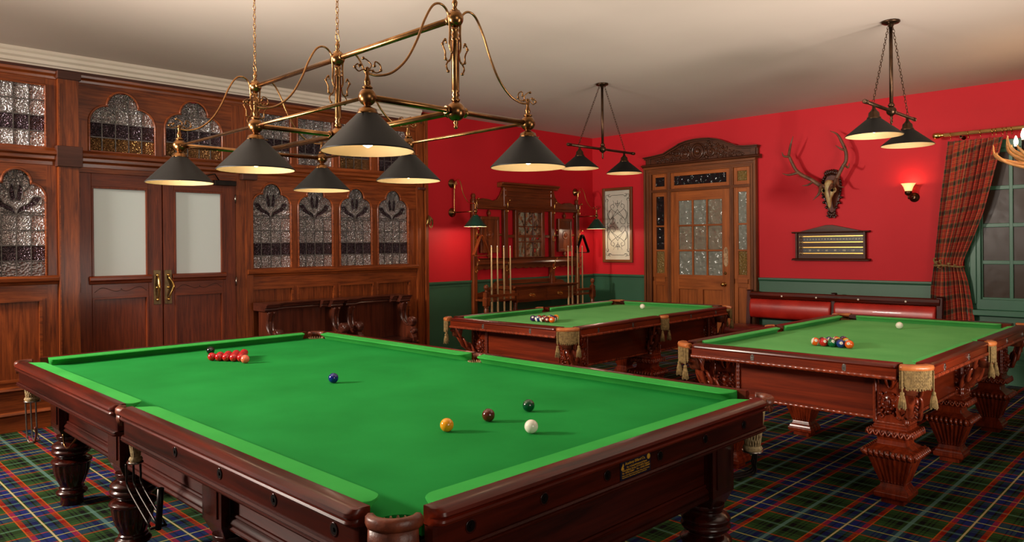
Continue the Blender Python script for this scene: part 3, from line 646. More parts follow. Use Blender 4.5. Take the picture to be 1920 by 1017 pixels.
redm = ballmat('ball_red', (186, 16, 26)); words = ['first', 'second', 'third', 'fourth', 'fifth']
for r in range(5):
    for k in range(r+1):
        y = (r/2-k)*.0527; x = 2.87+r*.0458
        lab = 'red snooker ball at the tip of the triangle, next to the pink' if r == 0 else 'red snooker ball in the triangle, %s row from the pink, %s from near side' % (words[r], words[k])
        sball(x, y, redm, lab, 'racked red snooker balls')
# ------------------------------------------------------------------ carved ornament helpers
def leafy(mb, o, u, v, n, w, h, k=9, seed=1, th=.010):
    """acanthus-like relief inside a w x h field: scrolls, leaves and beads; o = field centre"""
    rnd = random.Random(seed); o = Vector(o); u = Vector(u); v = Vector(v); n = Vector(n)
    for s in (1, -1):
        for i in range(k):
            t = (i+.5)/k; cx = s*w*.5*(.15+.8*rnd.random()*(.6+.4*math.sin(t*PI))); cy = h*(t-.5); R = min(w, h)*(.12+.14*rnd.random())
            mb.scroll(o+u*cx+v*cy+n*th*.5, u*s, v, R, 1.1, R*.32, rnd.random()*6, s if i % 2 else -s)
        for i in range(k):
            a = PI*(i+.5)/k; p = o+u*s*w*.34*math.sin(a)+v*h*.45*math.cos(a); q = o+u*s*w*.5*math.sin(a)*.95+v*h*.5*math.cos(a)
            mb.tube([p, p.lerp(q, .5)+n*th, q], [w*.03, w*.055, w*.01], 6)
def lion(mb, o, u, v, n, s):
    """lion mask of width s on the plane (u right, v up, n out)"""
    o = Vector(o); u = Vector(u); v = Vector(v); n = Vector(n)
    def el(a, b, c, ra, rb, rc):
        R = []
        for j in range(7):
            p = PI*j/6; R.append([o+u*(a*s+ra*s*max(math.sin(p), .02)*math.cos(2*PI*i/10))+v*(b*s+rb*s*max(math.sin(p), .02)*math.sin(2*PI*i/10))+n*(c*s-rc*s*math.cos(p)) for i in range(10)])
        mb.rings(R, True, True)
    el(0, 0, .02, .36, .42, .16); el(0, -.18, .16, .16, .15, .13); el(0, .02, .17, .07, .2, .1); el(0, -.13, .27, .08, .06, .05); el(0, -.36, .12, .14, .08, .08)
    for q in (1, -1):
        el(q*.16, .12, .13, .11, .07, .07); el(q*.17, .07, .16, .05, .035, .05); el(q*.2, -.1, .1, .12, .12, .09); el(q*.33, .3, .06, .09, .1, .08); el(q*.12, -.2, .2, .09, .08, .07)
        for i in range(7):
            a = -1.3+i*.42; p = o+u*q*s*(.24*math.cos(a)+.06)+v*s*.34*math.sin(a); e = o+u*q*s*.46*math.cos(a+.12)+v*s*(.47*math.sin(a)-.10)
            mb.tube([p+n*s*.06, p.lerp(e, .5)+n*s*.1, e], [s*.04, s*.055, s*.015], 6)
# ------------------------------------------------------------------ nine-foot pool tables
PHX, PHY, OX, OY = .635, 1.27, .775, 1.437
def pool_table(loc, rz, label):
    T = thing('pool_table', label, 'pool table', loc, rz, None)
    m = MB(); m.prism(bitten2(), 'z', .795, .83); m.build('playing_cloth', felt_p, T)
    dx, dy = OX-PHX, OY-PHY
    cu = [(0, .864), (.004, .869), (.052, .873), (.052, .8305), (.036, .8305), (.026, .847)]
    def wr(d): return [(.05, .835), (.05, .8735), (d-.03, .8755), (d-.012, .873), (d-.002, .866), (d, .858), (d-.006, .851), (d-.012, .848), (d-.012, .846)][:9]+[(.05, .843)]
    def fa(d): return [(.06, .808), (.06, .85), (d-.010, .85), (d-.010, .808)]
    gcx, gmx = .066, .066
    runs = []
    for s in (1, -1):
        runs += [((s*PHX, -PHY+gcx), (s*PHX, -gmx), (s, 0), 'y', dx), ((s*PHX, gmx), (s*PHX, PHY-gcx), (s, 0), 'y', dx), ((-PHX+gcx, s*PHY), (PHX-gcx, s*PHY), (0, s), 'x', dy)]
    for a, b, o, ax, d in runs:
        w_ = ros_y if ax == 'y' else ros_x; wd = mah_y if ax == 'y' else mah_x
        c = MB(); railrun(c, a, b, o, cu, .05, .04, 5, 'nose'); c.build('cushion', felt_q, T)
        A, Bb = Vector(a), Vector(b); dd = (Bb-A).normalized()
        xa = .066 if abs(A[1 if ax == 'y' else 0]) > .3 else .02; xb = .066 if abs(Bb[1 if ax == 'y' else 0]) > .3 else .02; A = A-dd*xa; Bb = Bb+dd*xb
        c = MB(); railrun(c, A, Bb, o, wr(d), .03, .02, 5); c.build('rail', wd, T)
        c = MB(); railrun(c, A, Bb, o, fa(d), .01, .004, 2); f = c.build('rail_fascia', w_, T)
        c = MB(); e = Vector(o)*(d-.008); c.rope((A.x+e.x, A.y+e.y, .798), (Bb.x+e.x, Bb.y+e.y, .798), .0125, .034); c.build('rope_moulding', ros_d, f)
        for t in (.2, .62) if ax == 'y' else (.22, .66):
            p = A.lerp(Bb, t if (ax == 'x' or a[1] < 0) else 1-t); oo = Vector((o[0], o[1], 0)); q = Vector((p.x, p.y, .828))+oo*(d-.0095); u = Vector((-o[1], o[0], 0)); k = MB()
            k.m = 0
            for sz in (1, -1): k.scroll(q+Vector((0, 0, sz*.011)), u, (0, 0, sz), .010, 1.4, .0028, 0, 1)
            R = []
            for h, r in ((0, 1), (.003, .9)): R.append([q+oo*h+(u*.012*math.cos(i*PI/7)+Vector((0, 0, .019))*math.sin(i*PI/7))*r for i in range(14)])
            k.rings(R, False, True); k.ball(q+oo*.003, .005, 8); k.build('rail_ornament', steel_d, T)
    # leather corner and side pockets with fringe and tassels
    def pocket(x, y, ang, mid):
        o = Vector((math.cos(ang), math.sin(ang), 0)); sp = 1.0 if not mid else 1.15; R = .135 if not mid else .075
        c = Vector((x, y, 0))+o*((-.005) if not mid else (.012 if mid else 0)); n = 12
        if not mid: c = Vector((x+math.copysign(.015, x), y+math.copysign(.022, y), 0))
        prof = [(R-.05, .868), (R-.035, .8785), (R-.005, .8785), (R+.008, .874), (R+.012, .864), (R+.008, .848), (R-.004, .846), (R-.03, .846)]
        rg = []
        for i in range(n+1):
            a = ang+(i/n*2-1)*sp*(.72 if not mid else .8); rg.append([(c.x+r*math.cos(a), c.y+r*math.sin(a), z) for r, z in prof])
        m = MB(); m.rings(rg, True, True); pk = m.build('pocket', leather_o, T)
        m = MB(); rr = .055   # dark throat cup
        cc = Vector((x, y, 0))+o*(.045 if not mid else .03)
        m.lathe([(rr*.8, .70), (rr, .76), (rr, .829)], cc, 16, cap=True); m.build('pocket_cup', leather_b, pk)
        m = MB(); k = 26 if not mid else 18
        for row in (0, 1):
            for i in range(k+1):
                a = ang+(i/k*2-1)*sp*(.70 if not mid else .72); r = R+.004-.008*row
                L = (.115 if not mid else .12)*(1-.12*abs(math.sin(i*1.7+row)))-.012*(abs(i/k-.5) > .35)
                m.tube([(c.x+r*math.cos(a), c.y+r*math.sin(a), .852-L*j/12) for j in range(13)], [.0042*(1+.22*(-1)**j) for j in range(13)], 5)
        m.build('fringe', cord, pk)
        for s in (1, -1):
            a = ang+s*sp*(.62 if not mid else .62); p = Vector((c.x+(R+.012)*math.cos(a), c.y+(R+.012)*math.sin(a), .845)); m = MB()
            m.tube([p+Vector((0, 0, -.115*j/12)) for j in range(13)], [.004*(1+.2*(-1)**j) for j in range(13)], 6)
            m.lathe([(.004, 0), (.010, -.004), (.012, -.012), (.008, -.020)], p+Vector((0, 0, -.11)), 10)
            for i in range(12):
                b = i*PI/6; m.tube([p+Vector((.006*math.cos(b), .006*math.sin(b), -.125)), p+Vector((.013*math.cos(b), .013*math.sin(b), -.155)), p+Vector((.019*math.cos(b), .019*math.sin(b), -.195-.006*(i % 3)))], .0042, 5)
            m.build('tassel', cord, pk)
        return c
    for sx_ in (1, -1):
        for sy_ in (1, -1): pocket(sx_*(OX-.145), sy_*(OY-.155), math.atan2(sy_, sx_), False)
        pocket(sx_*(OX-.065), 0, 0 if sx_ > 0 else PI, True)
    # apron between the legs
    AX, AY = .545, 1.10
    for s in (1, -1):
        m = MB(); m.box(-AX+.05, AX-.05, s*(AY-.015), s*(AY+.01), .50, .80); a = m.build('apron', ros_x, T, .002)
        m = MB(); m.rope((-AX+.05, s*(AY+.012), .50), (AX-.05, s*(AY+.012), .50), .012, .034); m.build('rope_moulding', ros_d, a)
        m = MB(); m.box(s*(AX-.015), s*(AX+.01), -AY-.05, AY-.05, .50, .80); a = m.build('apron', ros_y, T, .002)
        m = MB(); m.rope((s*(AX+.012), -AY-.05, .50), (s*(AX+.012), AY-.05, .50), .012, .034); m.build('rope_moulding', ros_d, a)
    m = MB(); m.box(-PHX-.02, PHX+.02, -PHY-.02, PHY+.02, .775, .797); m.build('slate_frame', mah_x, T)
    first = None
    for x in (-.505, .55):
        for y in (1.04, -.13, -1.28):
            if first is None: first = L = pleg(T)
            else: L = dup(first, T)
            L.location = (x, y, 0); L.rotation_euler = (0, 0, 0 if x < 0 else -PI/2)
    # carved brackets sweeping from legs to the pockets
    for x in (-1, 1):
        for (y, px, py) in ((1.04, x*(OX-.10), OY-.10), (-.0, x*(OX-.04), 0.02), (-1.28, x*(OX-.08), -OY+.05)):
            a = Vector((x*.58, y if abs(py) > .5 else -.06, .55)); b = Vector((px, py, .775)); m = MB()
            if abs(py) > .5: a = Vector((x*.60, y+(.06 if py > 0 else -.06), .53))
            mid_ = a.lerp(b, .55)+Vector((0, 0, -.07)); m.tube(cat_([a, mid_, b], 8), lerps([.030, .020, .030], 17), 10)
            d = (b-a).normalized(); w_ = Vector((-d.y, d.x, 0)).normalized()
            for q in (-1, 0, 1):
                for j in range(3): 
                    t = .25+.3*j; p = a.lerp(b, t)+Vector((0, 0, -.055*math.sin(t*PI)))
                    m.tube(cat_([p+w_*q*.02, p+w_*q*.05+Vector((0, 0, -.02)), p+w_*q*.055+d*.05+Vector((0, 0, .02)), p+w_*q*.03+d*.06+Vector((0, 0, .035))], 4), lerps([.011, .013, .005], 13), 6)
            m.ball(b+Vector((0, 0, -.02)), .042, 12, sz=(1, 1, .45)); m.scroll(a+Vector((0, 0, -.01)), d, (0, 0, 1), .04, 1.4, .014); m.build('carved_bracket', ros_d, T)
    return T
def bitten2():
    P = []
    ex, ey = PHX+.045, PHY+.045; b = .055
    for sx_, sy_ in ((1, 1), (-1, 1), (-1, -1), (1, -1)):
        c = Vector((sx_*(PHX+.04), sy_*(PHY+.04))); pts = []
        for i in range(9):
            a = math.atan2(-sy_, -sx_)+(i-4)/4*PI*.5; q = c+Vector((.062*math.cos(a), .062*math.sin(a)))
            if abs(q.x) <= ex and abs(q.y) <= ey: pts.append(q)
        pts.sort(key=lambda p: math.atan2(p.y/ey, p.x/ex)); P += pts
    return [(p.x, p.y) for p in P]
steel_d = noisy('pewter', srgb(84, 78, 74), srgb(140, 132, 124), 50, .35, metal=.9)
def pleg(T):
    L = MB()
    L.sq([(.062, 0), (.062, .035), (.09, .036), (.094, .045), (.094, .065), (.086, .072), (.082, .084), (.072, .094), (.066, .110), (.064, .118)])
    # fluted tapering column as a square ring with grooves
    n = 8; R = []
    for h, z in ((.066, .118), (.118, .275)):
        ring = []
        for s_ in range(4):
            for i in range(n*4):
                t = (i/(n*4))*2-1; g = .0055 if (i % 4 in (1, 2)) and 2 < i < n*4-2 else 0
                p = (t*h, -(h-g)); a = s_*PI/2; ring.append((p[0]*math.cos(a)-p[1]*math.sin(a), p[0]*math.sin(a)+p[1]*math.cos(a), z))
        R.append(ring)
    L.rings(R, False, True)
    L.sq([(.110, .275), (.122, .278), (.138, .288), (.140, .305), (.132, .322), (.11, .330), (.096, .340), (.080, .352), (.076, .375), (.080, .395), (.10, .400), (.118, .408), (.122, .425), (.114, .440), (.094, .448), (.092, .452), (.092, .470)])
    L.box(-.088, .088, -.088, .088, .468, .80)
    leg = L.build('leg', ros_z, T, .0025)
    fcs = [(Vector((math.cos(a*PI/2), math.sin(a*PI/2), 0)), Vector((math.sin(a*PI/2), -math.cos(a*PI/2), 0))) for a in range(4)]
    c = MB()
    for u, n_ in fcs:
        for i in range(9):
            q = u*(i-4)*.030+n_*.136; c.tube([q+Vector((0, 0, .325)), q+n_*.012+Vector((0, 0, .306)), q+Vector((0, 0, .284))+u*.006], [.008, .013, .006], 6)
    c.build('carved_band', ros_d, leg)
    c = MB()
    for u, n_ in fcs:
        for i in range(7):
            q = u*(i-3)*.034+n_*.117; c.tube(cat_([q+Vector((0, 0, .443))-u*.014, q+n_*.008+Vector((0, 0, .426))-u*.012, q+n_*.010+Vector((0, 0, .410)), q+n_*.008+Vector((0, 0, .426))+u*.012, q+Vector((0, 0, .443))+u*.014], 3), .0055, 6); c.ball(q+n_*.008+Vector((0, 0, .432)), .006, 8)
    c.build('carved_band', ros_d, leg)
    for u, n_ in fcs:
        c = MB(); c.tube([u*-.082+n_*.09+Vector((0, 0, .482)), u*.082+n_*.09+Vector((0, 0, .482))], .004, 5)
        for s_ in (1, -1): c.rope(u*s_*.082+n_*.090+Vector((0, 0, .485)), u*s_*.082+n_*.090+Vector((0, 0, .79)), .0085, .028)
        c.rope(u*-.082+n_*.09+Vector((0, 0, .482)), u*.082+n_*.09+Vector((0, 0, .482)), .0085, .028); c.build('rope_border', ros_d, leg)
        c = MB()
        for i in range(7): c.ball(u*(i-3)*.019+n_*.073+Vector((0, 0, .130)), .0035, 8)
        c.build('bead_row', ros_d, leg)
    for a in (2, 3):     # lion masks on the two outward faces
        ca, sa = math.cos(a*PI/2), math.sin(a*PI/2); u = Vector((ca, sa, 0)); n_ = Vector((sa, -ca, 0)); k = MB()
        lion(k, n_*.086+Vector((0, 0, .605)), u, (0, 0, 1), n_, .15)
        for s_ in (1, -1):
            k.tube(cat_([n_*.09+Vector((0, 0, .68)), n_*.1+u*s_*.03+Vector((0, 0, .73)), n_*.098+u*s_*.06+Vector((0, 0, .75)), n_*.095+u*s_*.06+Vector((0, 0, .71))], 5), lerps([.007, .012, .006], 16), 6)
            k.tube(cat_([n_*.09+u*s_*.01+Vector((0, 0, .69)), n_*.105+u*s_*.02+Vector((0, 0, .74)), n_*.095+u*s_*.015+Vector((0, 0, .78))], 5), lerps([.008, .014, .004], 11), 6)
            k.scroll(n_*.093+u*s_*.05+Vector((0, 0, .52)), u*s_, (0, 0, 1), .02, 1.2, .006)
        k.build('lion_mask', ros_z, leg)
    return leg
PT1 = pool_table((3.052, -3.815, 0), .0302, 'pool table with gold fringed pockets, in front of the tall cue stand')
PT2 = pool_table((.395, -3.672, 0), -.004, 'pool table with gold fringed pockets, in front of the red leather bench')

# ------------------------------------------------------------------ pool balls
RP = .0286; PC = {1: (240, 182, 30), 2: (16, 44, 128), 3: (200, 22, 26), 4: (58, 22, 96), 5: (240, 96, 20), 6: (6, 104, 56), 7: (110, 14, 24), 8: (16, 12, 14)}
pm_ = {k: ballmat('pool_ball_%s' % k, v) for k, v in PC.items()}; pw = ballmat('pool_ball_ivory', (240, 232, 212)); ink = mat('ball_number_ink', srgb(14, 10, 12), .4)
CN = {1: 'yellow', 2: 'dark blue', 3: 'red', 4: 'purple', 5: 'orange', 6: 'dark green', 7: 'maroon', 8: 'black'}
def pball(parent_M, x, y, num, label, cat='pool ball', rot=None):
    p = parent_M @ Vector((x, y, .83+RP)); m = MB(); c = pm_[(num-1) % 8+1] if num else pw; R = []; nn = 28; mm = 16
    rings = [[(RP*max(math.sin(PI*j/mm), .01)*math.cos(2*PI*i/nn), RP*max(math.sin(PI*j/mm), .01)*math.sin(2*PI*i/nn), -RP*math.cos(PI*j/mm)) for i in range(nn)] for j in range(mm+1)]
    m.rings(rings, True, True)
    for fi in range(len(m.f)):
        zc = sum(m.v[v][2] for v in m.f[fi])/len(m.f[fi]); m.mi[fi] = 1 if (num > 8 and abs(zc) > RP*.56) else 0
    o = m.build('pool_ball' if num else 'cue_ball', [c, pw]); o.location = p
    rnd = random.Random(num*31+int(x*1000)); o.rotation_euler = rot or (rnd.uniform(-1.2, 1.2), rnd.uniform(-1.2, 1.2), rnd.uniform(0, 6))
    if num:
        d = MB(); d.m = 0; R = []
        for k in range(4):
            a = .40*(1-k/3.01); R.append([(RP*1.006*math.sin(a)*math.cos(i*PI/8), RP*1.006*math.sin(a)*math.sin(i*PI/8), RP*1.006*math.cos(a)) for i in range(16)])
        d.rings(R, True, True)
        sp = d.mesh('number_spot', pw)
        if num > 8: sp.transform(Matrix.Rotation(PI/2, 4, 'X'))
        so = bpy.data.objects.new('number_spot', sp); COL.objects.link(so); so.parent = o
        M = Matrix.Translation((0, -.004, RP*1.008))
        if num > 8: M = Matrix.Rotation(PI/2, 4, 'X') @ M
        text_obj('number', str(num), .0125 if num < 10 else .010, M, ink, so, 'CENTER')
    return tag(o, label, cat)
def rack(T, x0, y0, order, where):
    M = T.matrix_basis.copy(); k = 0
    for r in range(5):
        for i in range(5-r):
            num = order[k]; k += 1; x = x0+(i-(4-r)/2)*.0573; y = y0-r*.0497
            kind = CN[(num-1) % 8+1]+(' striped' if num > 8 else ' solid')+' pool ball,'
            place = 'near row of the rack' if r == 0 else ('in the rack' if r < 4 else 'far tip of the rack')
            cam_v = (CAM-(M @ Vector((x, y, .86)))).normalized()
            rnd = random.Random(num+int(x0*50)); v = (cam_v+Vector((rnd.uniform(-.5, .5), rnd.uniform(-.5, .5), rnd.uniform(-.2, .9)))*(.9 if num > 8 else .75)).normalized()
            ax = Vector((0, -1, 0)) if num > 8 else Vector((0, 0, 1))
            q = ax.rotation_difference(v)
            q = (v.to_track_quat('Z', 'Y') if num <= 8 else v.to_track_quat('-Y', 'Z'))
            if num > 8:
                from mathutils import Quaternion
                q = Quaternion(v, rnd.choice([.3, 1.2, -.9, 2.0])) @ q
            pball(M, x, y, num, kind+' '+place+' '+where, rot=q.to_euler())
rack(PT1, .02, .83, [5, 7, 15, 10, 4, 12, 9, 3, 11, 8, 14, 6, 13, 2, 1], 'by the cue stand')
rack(PT2, .02, .64, [5, 2, 6, 3, 13, 14, 8, 12, 15, 1, 9, 10, 7, 11, 4], 'by the leather bench')
pball(PT1.matrix_basis, .07, -.93, 0, 'white cue ball on the pool table nearer the cue stand', 'cue ball'); pball(PT2.matrix_basis, .04, -.80, 0, 'white cue ball on the pool table by the leather bench', 'cue ball')
# ------------------------------------------------------------------ lamp shades
def cone_shade(parent, c, R, zr, zt, rt_, outer, name='shade'):
    m = MB(); m.m = 0
    prof = [(R, 0), (R+.002, .003), (R-.001, .006)]
    k = 10
    for i in range(1, k+1): t = i/k; prof.append((R+(rt_-R)*t, .006+(zt-zr-.006)*t))
    m.lathe(prof, (c[0], c[1], zr), 48, cap=False)
    m.m = 1; pin = [(r-.0035, h-.001 if h > .004 else .0) for r, h in prof if r > rt_*.9]
    m.lathe([(R-.002, 0)]+[(max(r-.004, .004), h) for r, h in prof[3:]]+[(.004, zt-zr)], (c[0], c[1], zr), 48, cap=False)
    return m.build(name, [outer, cream], parent)
def filigree(m, o, u, s=1.0, seed=0):
    """little cast scroll-and-leaf spray"""
    o = Vector(o); u = Vector(u); z = Vector((0, 0, 1)); w_ = u.cross(z)
    m.tube(cat_([o, o+u*.02*s+z*.012*s, o+u*.05*s+z*.005*s, o+u*.075*s+z*.02*s, o+u*.07*s+z*.045*s, o+u*.045*s+z*.055*s, o+u*.04*s+z*.035*s], 5), .0035*s, 6)
    m.tube(cat_([o, o-u*.02*s+z*.01*s, o-u*.045*s-z*.002*s, o-u*.065*s+z*.014*s, o-u*.05*s+z*.03*s, o-u*.04*s+z*.015*s], 5), .0032*s, 6)
    m.tube(cat_([o+z*.0*s, o+u*.015*s+z*.03*s+w_*.01, o+u*.0*s+z*.055*s, o-u*.02*s+z*.06*s], 5), .0032*s, 6)
    for a, b in ((.075, .02), (-.065, .014), (.04, .035), (-.02, .06), (.03, .01), (-.035, .028)): m.ball(o+u*a*s+z*b*s, .0075*s, 8)
# ------------------------------------------------------------------ six-shade brass light over the snooker table
LT = thing('billiard_light', 'large antique brass six-shade light hanging over the snooker table', 'hanging light', (0, 0, 0))
ZL, ZU = 2.115, 2.510; XS = (.805, 1.722, 2.63); YO = .01; W2 = .447
fr = MB()
fr.cyl((XS[0], YO, ZU), (XS[2], YO, ZU), .014, 14); fr.cyl((XS[0], YO, ZL), (XS[2], YO, ZL), .0145, 14)
for s in (1, -1): fr.cyl((XS[0], YO+s*W2, ZL), (XS[2], YO+s*W2, ZL), .0075, 10)
for x in XS: fr.cyl((x, YO-W2, ZL), (x, YO+W2, ZL), .0125, 12)
fr.build('tube_frame', brass, LT)
def turned(m, c, prof, d=(0, 0, 1), n=20): m.lathe(prof, c, n, d)
for i, x in enumerate(XS):
    m = MB(); m.lathe([(.008, .035), (.022, .033), (.024, .028), (.012, .024), (.016, .022)], (x, YO, ZU), 16); m.ball((x, YO, ZU), .037, 24)
    m.lathe([(.006, .0), (.012, .006), (.007, .014), (.010, .022), (.013, .035), (.006, .05), (.006, .062)], (x, YO, ZU+.034), 14)
    for k in (1, -1): m.cyl((x+k*.03, YO, ZU), (x+k*.05, YO, ZU), .018, 14) if 0 <= i+k <= 2 else None
    m.build('upper_ball', brass, LT)
    m = MB(); m.lathe([(.015, .04), (.020, .05), (.012, .06), (.018, .068), (.013, .078), (.017, .085), (.017, .088), (.0165, .1), (.0165, .30), (.020, .305), (.013, .315), (.018, .325), (.012, .335), (.018, .345), (.014, .36)], (x, YO, ZL), 24, flute=(12, .09, .30, .13)); m.build('column', brass, LT)
    m = MB(); m.ball((x, YO, ZL), .042, 24); m.lathe([(.004, -.075), (.011, -.068), (.007, -.058), (.012, -.050), (.008, -.042), (.014, -.036)], (x, YO, ZL), 14)
    for k in (1, -1):
        m.lathe([(.018, .0), (.018, .016), (.022, .018), (.016, .024)], (x, YO+k*.034, ZL), 14, (0, k, 0))
        if 0 <= i+k <= 2: m.lathe([(.018, .0), (.018, .016), (.022, .018), (.016, .024)], (x+k*.034, YO, ZL), 14, (k, 0, 0))
    m.build('lower_ball', brass, LT)
    # chain up to the ceiling
    m = MB(); z = ZU+.105; ring = [(x+.016*math.cos(a*PI/8), YO+.016*math.sin(a*PI/8)*.3, z+.022*math.sin(a*PI/8)) for a in range(16)]; m.tube(ring, .0025, 6, closed=True); z += .016; k = 0
    while z < CH-.03:
        L = .034; h = []
        for a in range(12):
            b = a*PI/6; q = .0075*math.cos(b); h.append((x+(q if k % 2 else 0), YO+(0 if k % 2 else q), z+L/2+(L/2)*math.sin(b)*(1 if abs(math.sin(b)) > .3 else .9)))
        m.tube(h, .0023, 5, closed=True); z += L-.006; k += 1
    m.build('chain', brass, LT)
    m = MB(); m.lathe([(.05, CH), (.05, CH-.008), (.02, CH-.02), (.006, CH-.03)], (x, YO, 0), 18); m.build('ceiling_rose', brass_d, LT)
    for s in (1, -1):
        y = YO+s*W2
        m = MB(); P = [(.018, -.13), (.030, -.10), (.028, -.03), (.038, .035), (.075, .065), (.12, .05), (.165, -.02), (.205, -.11), (.26, -.20), (.33, -.262), (.40, -.285), (.447, -.283)]
        m.tube(cat_([(x, YO+s*a, ZU-.02+b) for a, b in P], 6), .0052, 8)
        m.build('swan_neck', brass, LT)
        m = MB(); filigree(m, (x, y, ZU-.30), (0, -s, 0), .85); m.build('scroll_ornament', brass_d, LT); m = MB()
        o = Vector((x, YO+s*.020, ZU-.15))
        for (a, b, c, d) in ((.012, .0, .045, -.04),):
            m.tube(cat_([o, o+Vector((0, s*.012, -.035)), o+Vector((0, s*.034, -.03)), o+Vector((0, s*.036, .0)), o+Vector((0, s*.05, .03)), o+Vector((0, s*.036, .05)), o+Vector((0, s*.028, .035))], 5), .0038, 6)
            m.tube(cat_([o+Vector((0, s*.012, -.03)), o+Vector((0, s*.03, -.055)), o+Vector((0, s*.02, -.08)), o+Vector((0, s*.032, -.06))], 5), .0036, 6)
        for a, b in ((.036, .05), (.034, -.03), (.02, -.08), (.05, .03)): m.ball(o+Vector((0, s*a, b)), .007, 8)
        m.build('scroll_ornament', brass_d, LT)
        m = MB(); m.ball((x, y, ZL), .035, 24)
        m.lathe([(.0055, .115), (.010, .108), (.006, .1), (.009, .092), (.006, .08), (.012, .064), (.013, .05), (.008, .045), (.020, .038), (.021, .033), (.012, .030)], (x, y, ZL), 16)
        m.lathe([(.040, -.068), (.041, -.062), (.038, -.058), (.036, -.048), (.020, -.040), (.012, -.036), (.016, -.030)], (x, y, ZL), 20)
        for k in range(3): m.cyl((x+.040*math.cos(k*2.1), y+.040*math.sin(k*2.1), ZL-.065), (x+.055*math.cos(k*2.1), y+.055*math.sin(k*2.1), ZL-.065), .003, 6)
        m.build('shade_gallery', brass_d, LT)
        sh = cone_shade(LT, (x, y), .1765, 1.906, 2.052, .038, shade_b)
        m = MB(); m.lathe([(.012, .10), (.016, .09), (.016, .05), (.013, .045)], (x, y, 1.93), 12); m.build('lamp_holder', brass_d, LT)
        m = MB(); m.lathe([(.004, -.034), (.018, -.026), (.026, -.008), (.024, .01), (.013, .032), (.012, .045)], (x, y, 1.955), 16); m.build('light_bulb', lamp_e, LT)
        bulb('lamp_snooker', (x, y, 1.935), 2.6, .03)
# ------------------------------------------------------------------ two-shade bar lights over the pool tables
def bar_light(c, label):
    T = thing('bar_light', label, 'hanging light', (c[0], c[1], 0)); z0 = 2.565
    m = MB(); m.lathe([(.066, CH), (.068, CH-.01), (.060, CH-.018), (.045, CH-.022), (.018, CH-.03), (.016, CH-.05)], (0, 0, 0), 24); m.ball((0, .05, CH-.018), .010, 8); m.ball((0, -.05, CH-.018), .010, 8); m.build('ceiling_rose', bronze, T)
    m = MB(); m.cyl((0, 0, z0), (0, 0, CH-.02), .0135, 14); m.build('rod', bronze, T)
    m = MB(); m.ball((0, 0, z0), .037, 20); m.lathe([(.02, .035), (.026, .045), (.018, .055), (.02, .06)], (0, 0, z0), 16); m.lathe([(.002, -.105), (.008, -.095), (.011, -.082), (.006, -.068), (.012, -.058), (.007, -.048), (.013, -.036)], (0, 0, z0), 14); m.build('hub', bronze, T)
    m = MB(); m.cyl((0, -.575, z0), (0, .575, z0), .0135, 14)
    for s in (1, -1): m.lathe([(.0165, 0), (.0165, .05), (.012, .055)], (0, s*.575-s*.05, z0), 14, (0, s, 0))
    m.build('bar', bronze, T)
    for s in (1, -1):
        y = s*.385
        m = MB(); a = Vector((0, s*.045, CH-.03)); b = Vector((0, y+s*.015, z0+.015)); n = int((b-a).length/.026)
        d = (b-a)/n; q = (b-a).normalized(); w1 = Vector((1, 0, 0)); w2 = q.cross(w1)
        for k in range(n):
            c0 = a+d*(k+.5); w_ = w1 if k % 2 else w2; m.tube([c0+q*.016*math.sin(i*PI/5)+w_*.008*math.cos(i*PI/5) for i in range(10)], .0022, 5, closed=True)
        m.build('chain', bronze, T)
        m = MB(); m.lathe([(.012, -.02), (.012, .0)], (0, y, z0-.01), 10); m.lathe([(.05, -.115), (.048, -.095), (.040, -.090), (.036, -.060), (.022, -.045), (.012, -.03), (.012, -.02)], (0, y, z0), 20); m.build('shade_gallery', bronze, T)
        cone_shade(T, (0, y), .197, 2.332, 2.462, .046, shade_b)
        m = MB(); m.lathe([(.004, -.034), (.018, -.026), (.026, -.008), (.024, .01), (.013, .032), (.012, .045)], (0, y, 2.39), 16); m.build('light_bulb', lamp_e, T)
        bulb('lamp_pool', (c[0], c[1]+y, 2.365), 2.8, .03)
bar_light((3.27, -4.205), 'dark bronze two-shade bar light near the room corner, over the farther pool table')
bar_light((.36, -4.085), 'dark bronze two-shade bar light over the pool table by the leather bench')
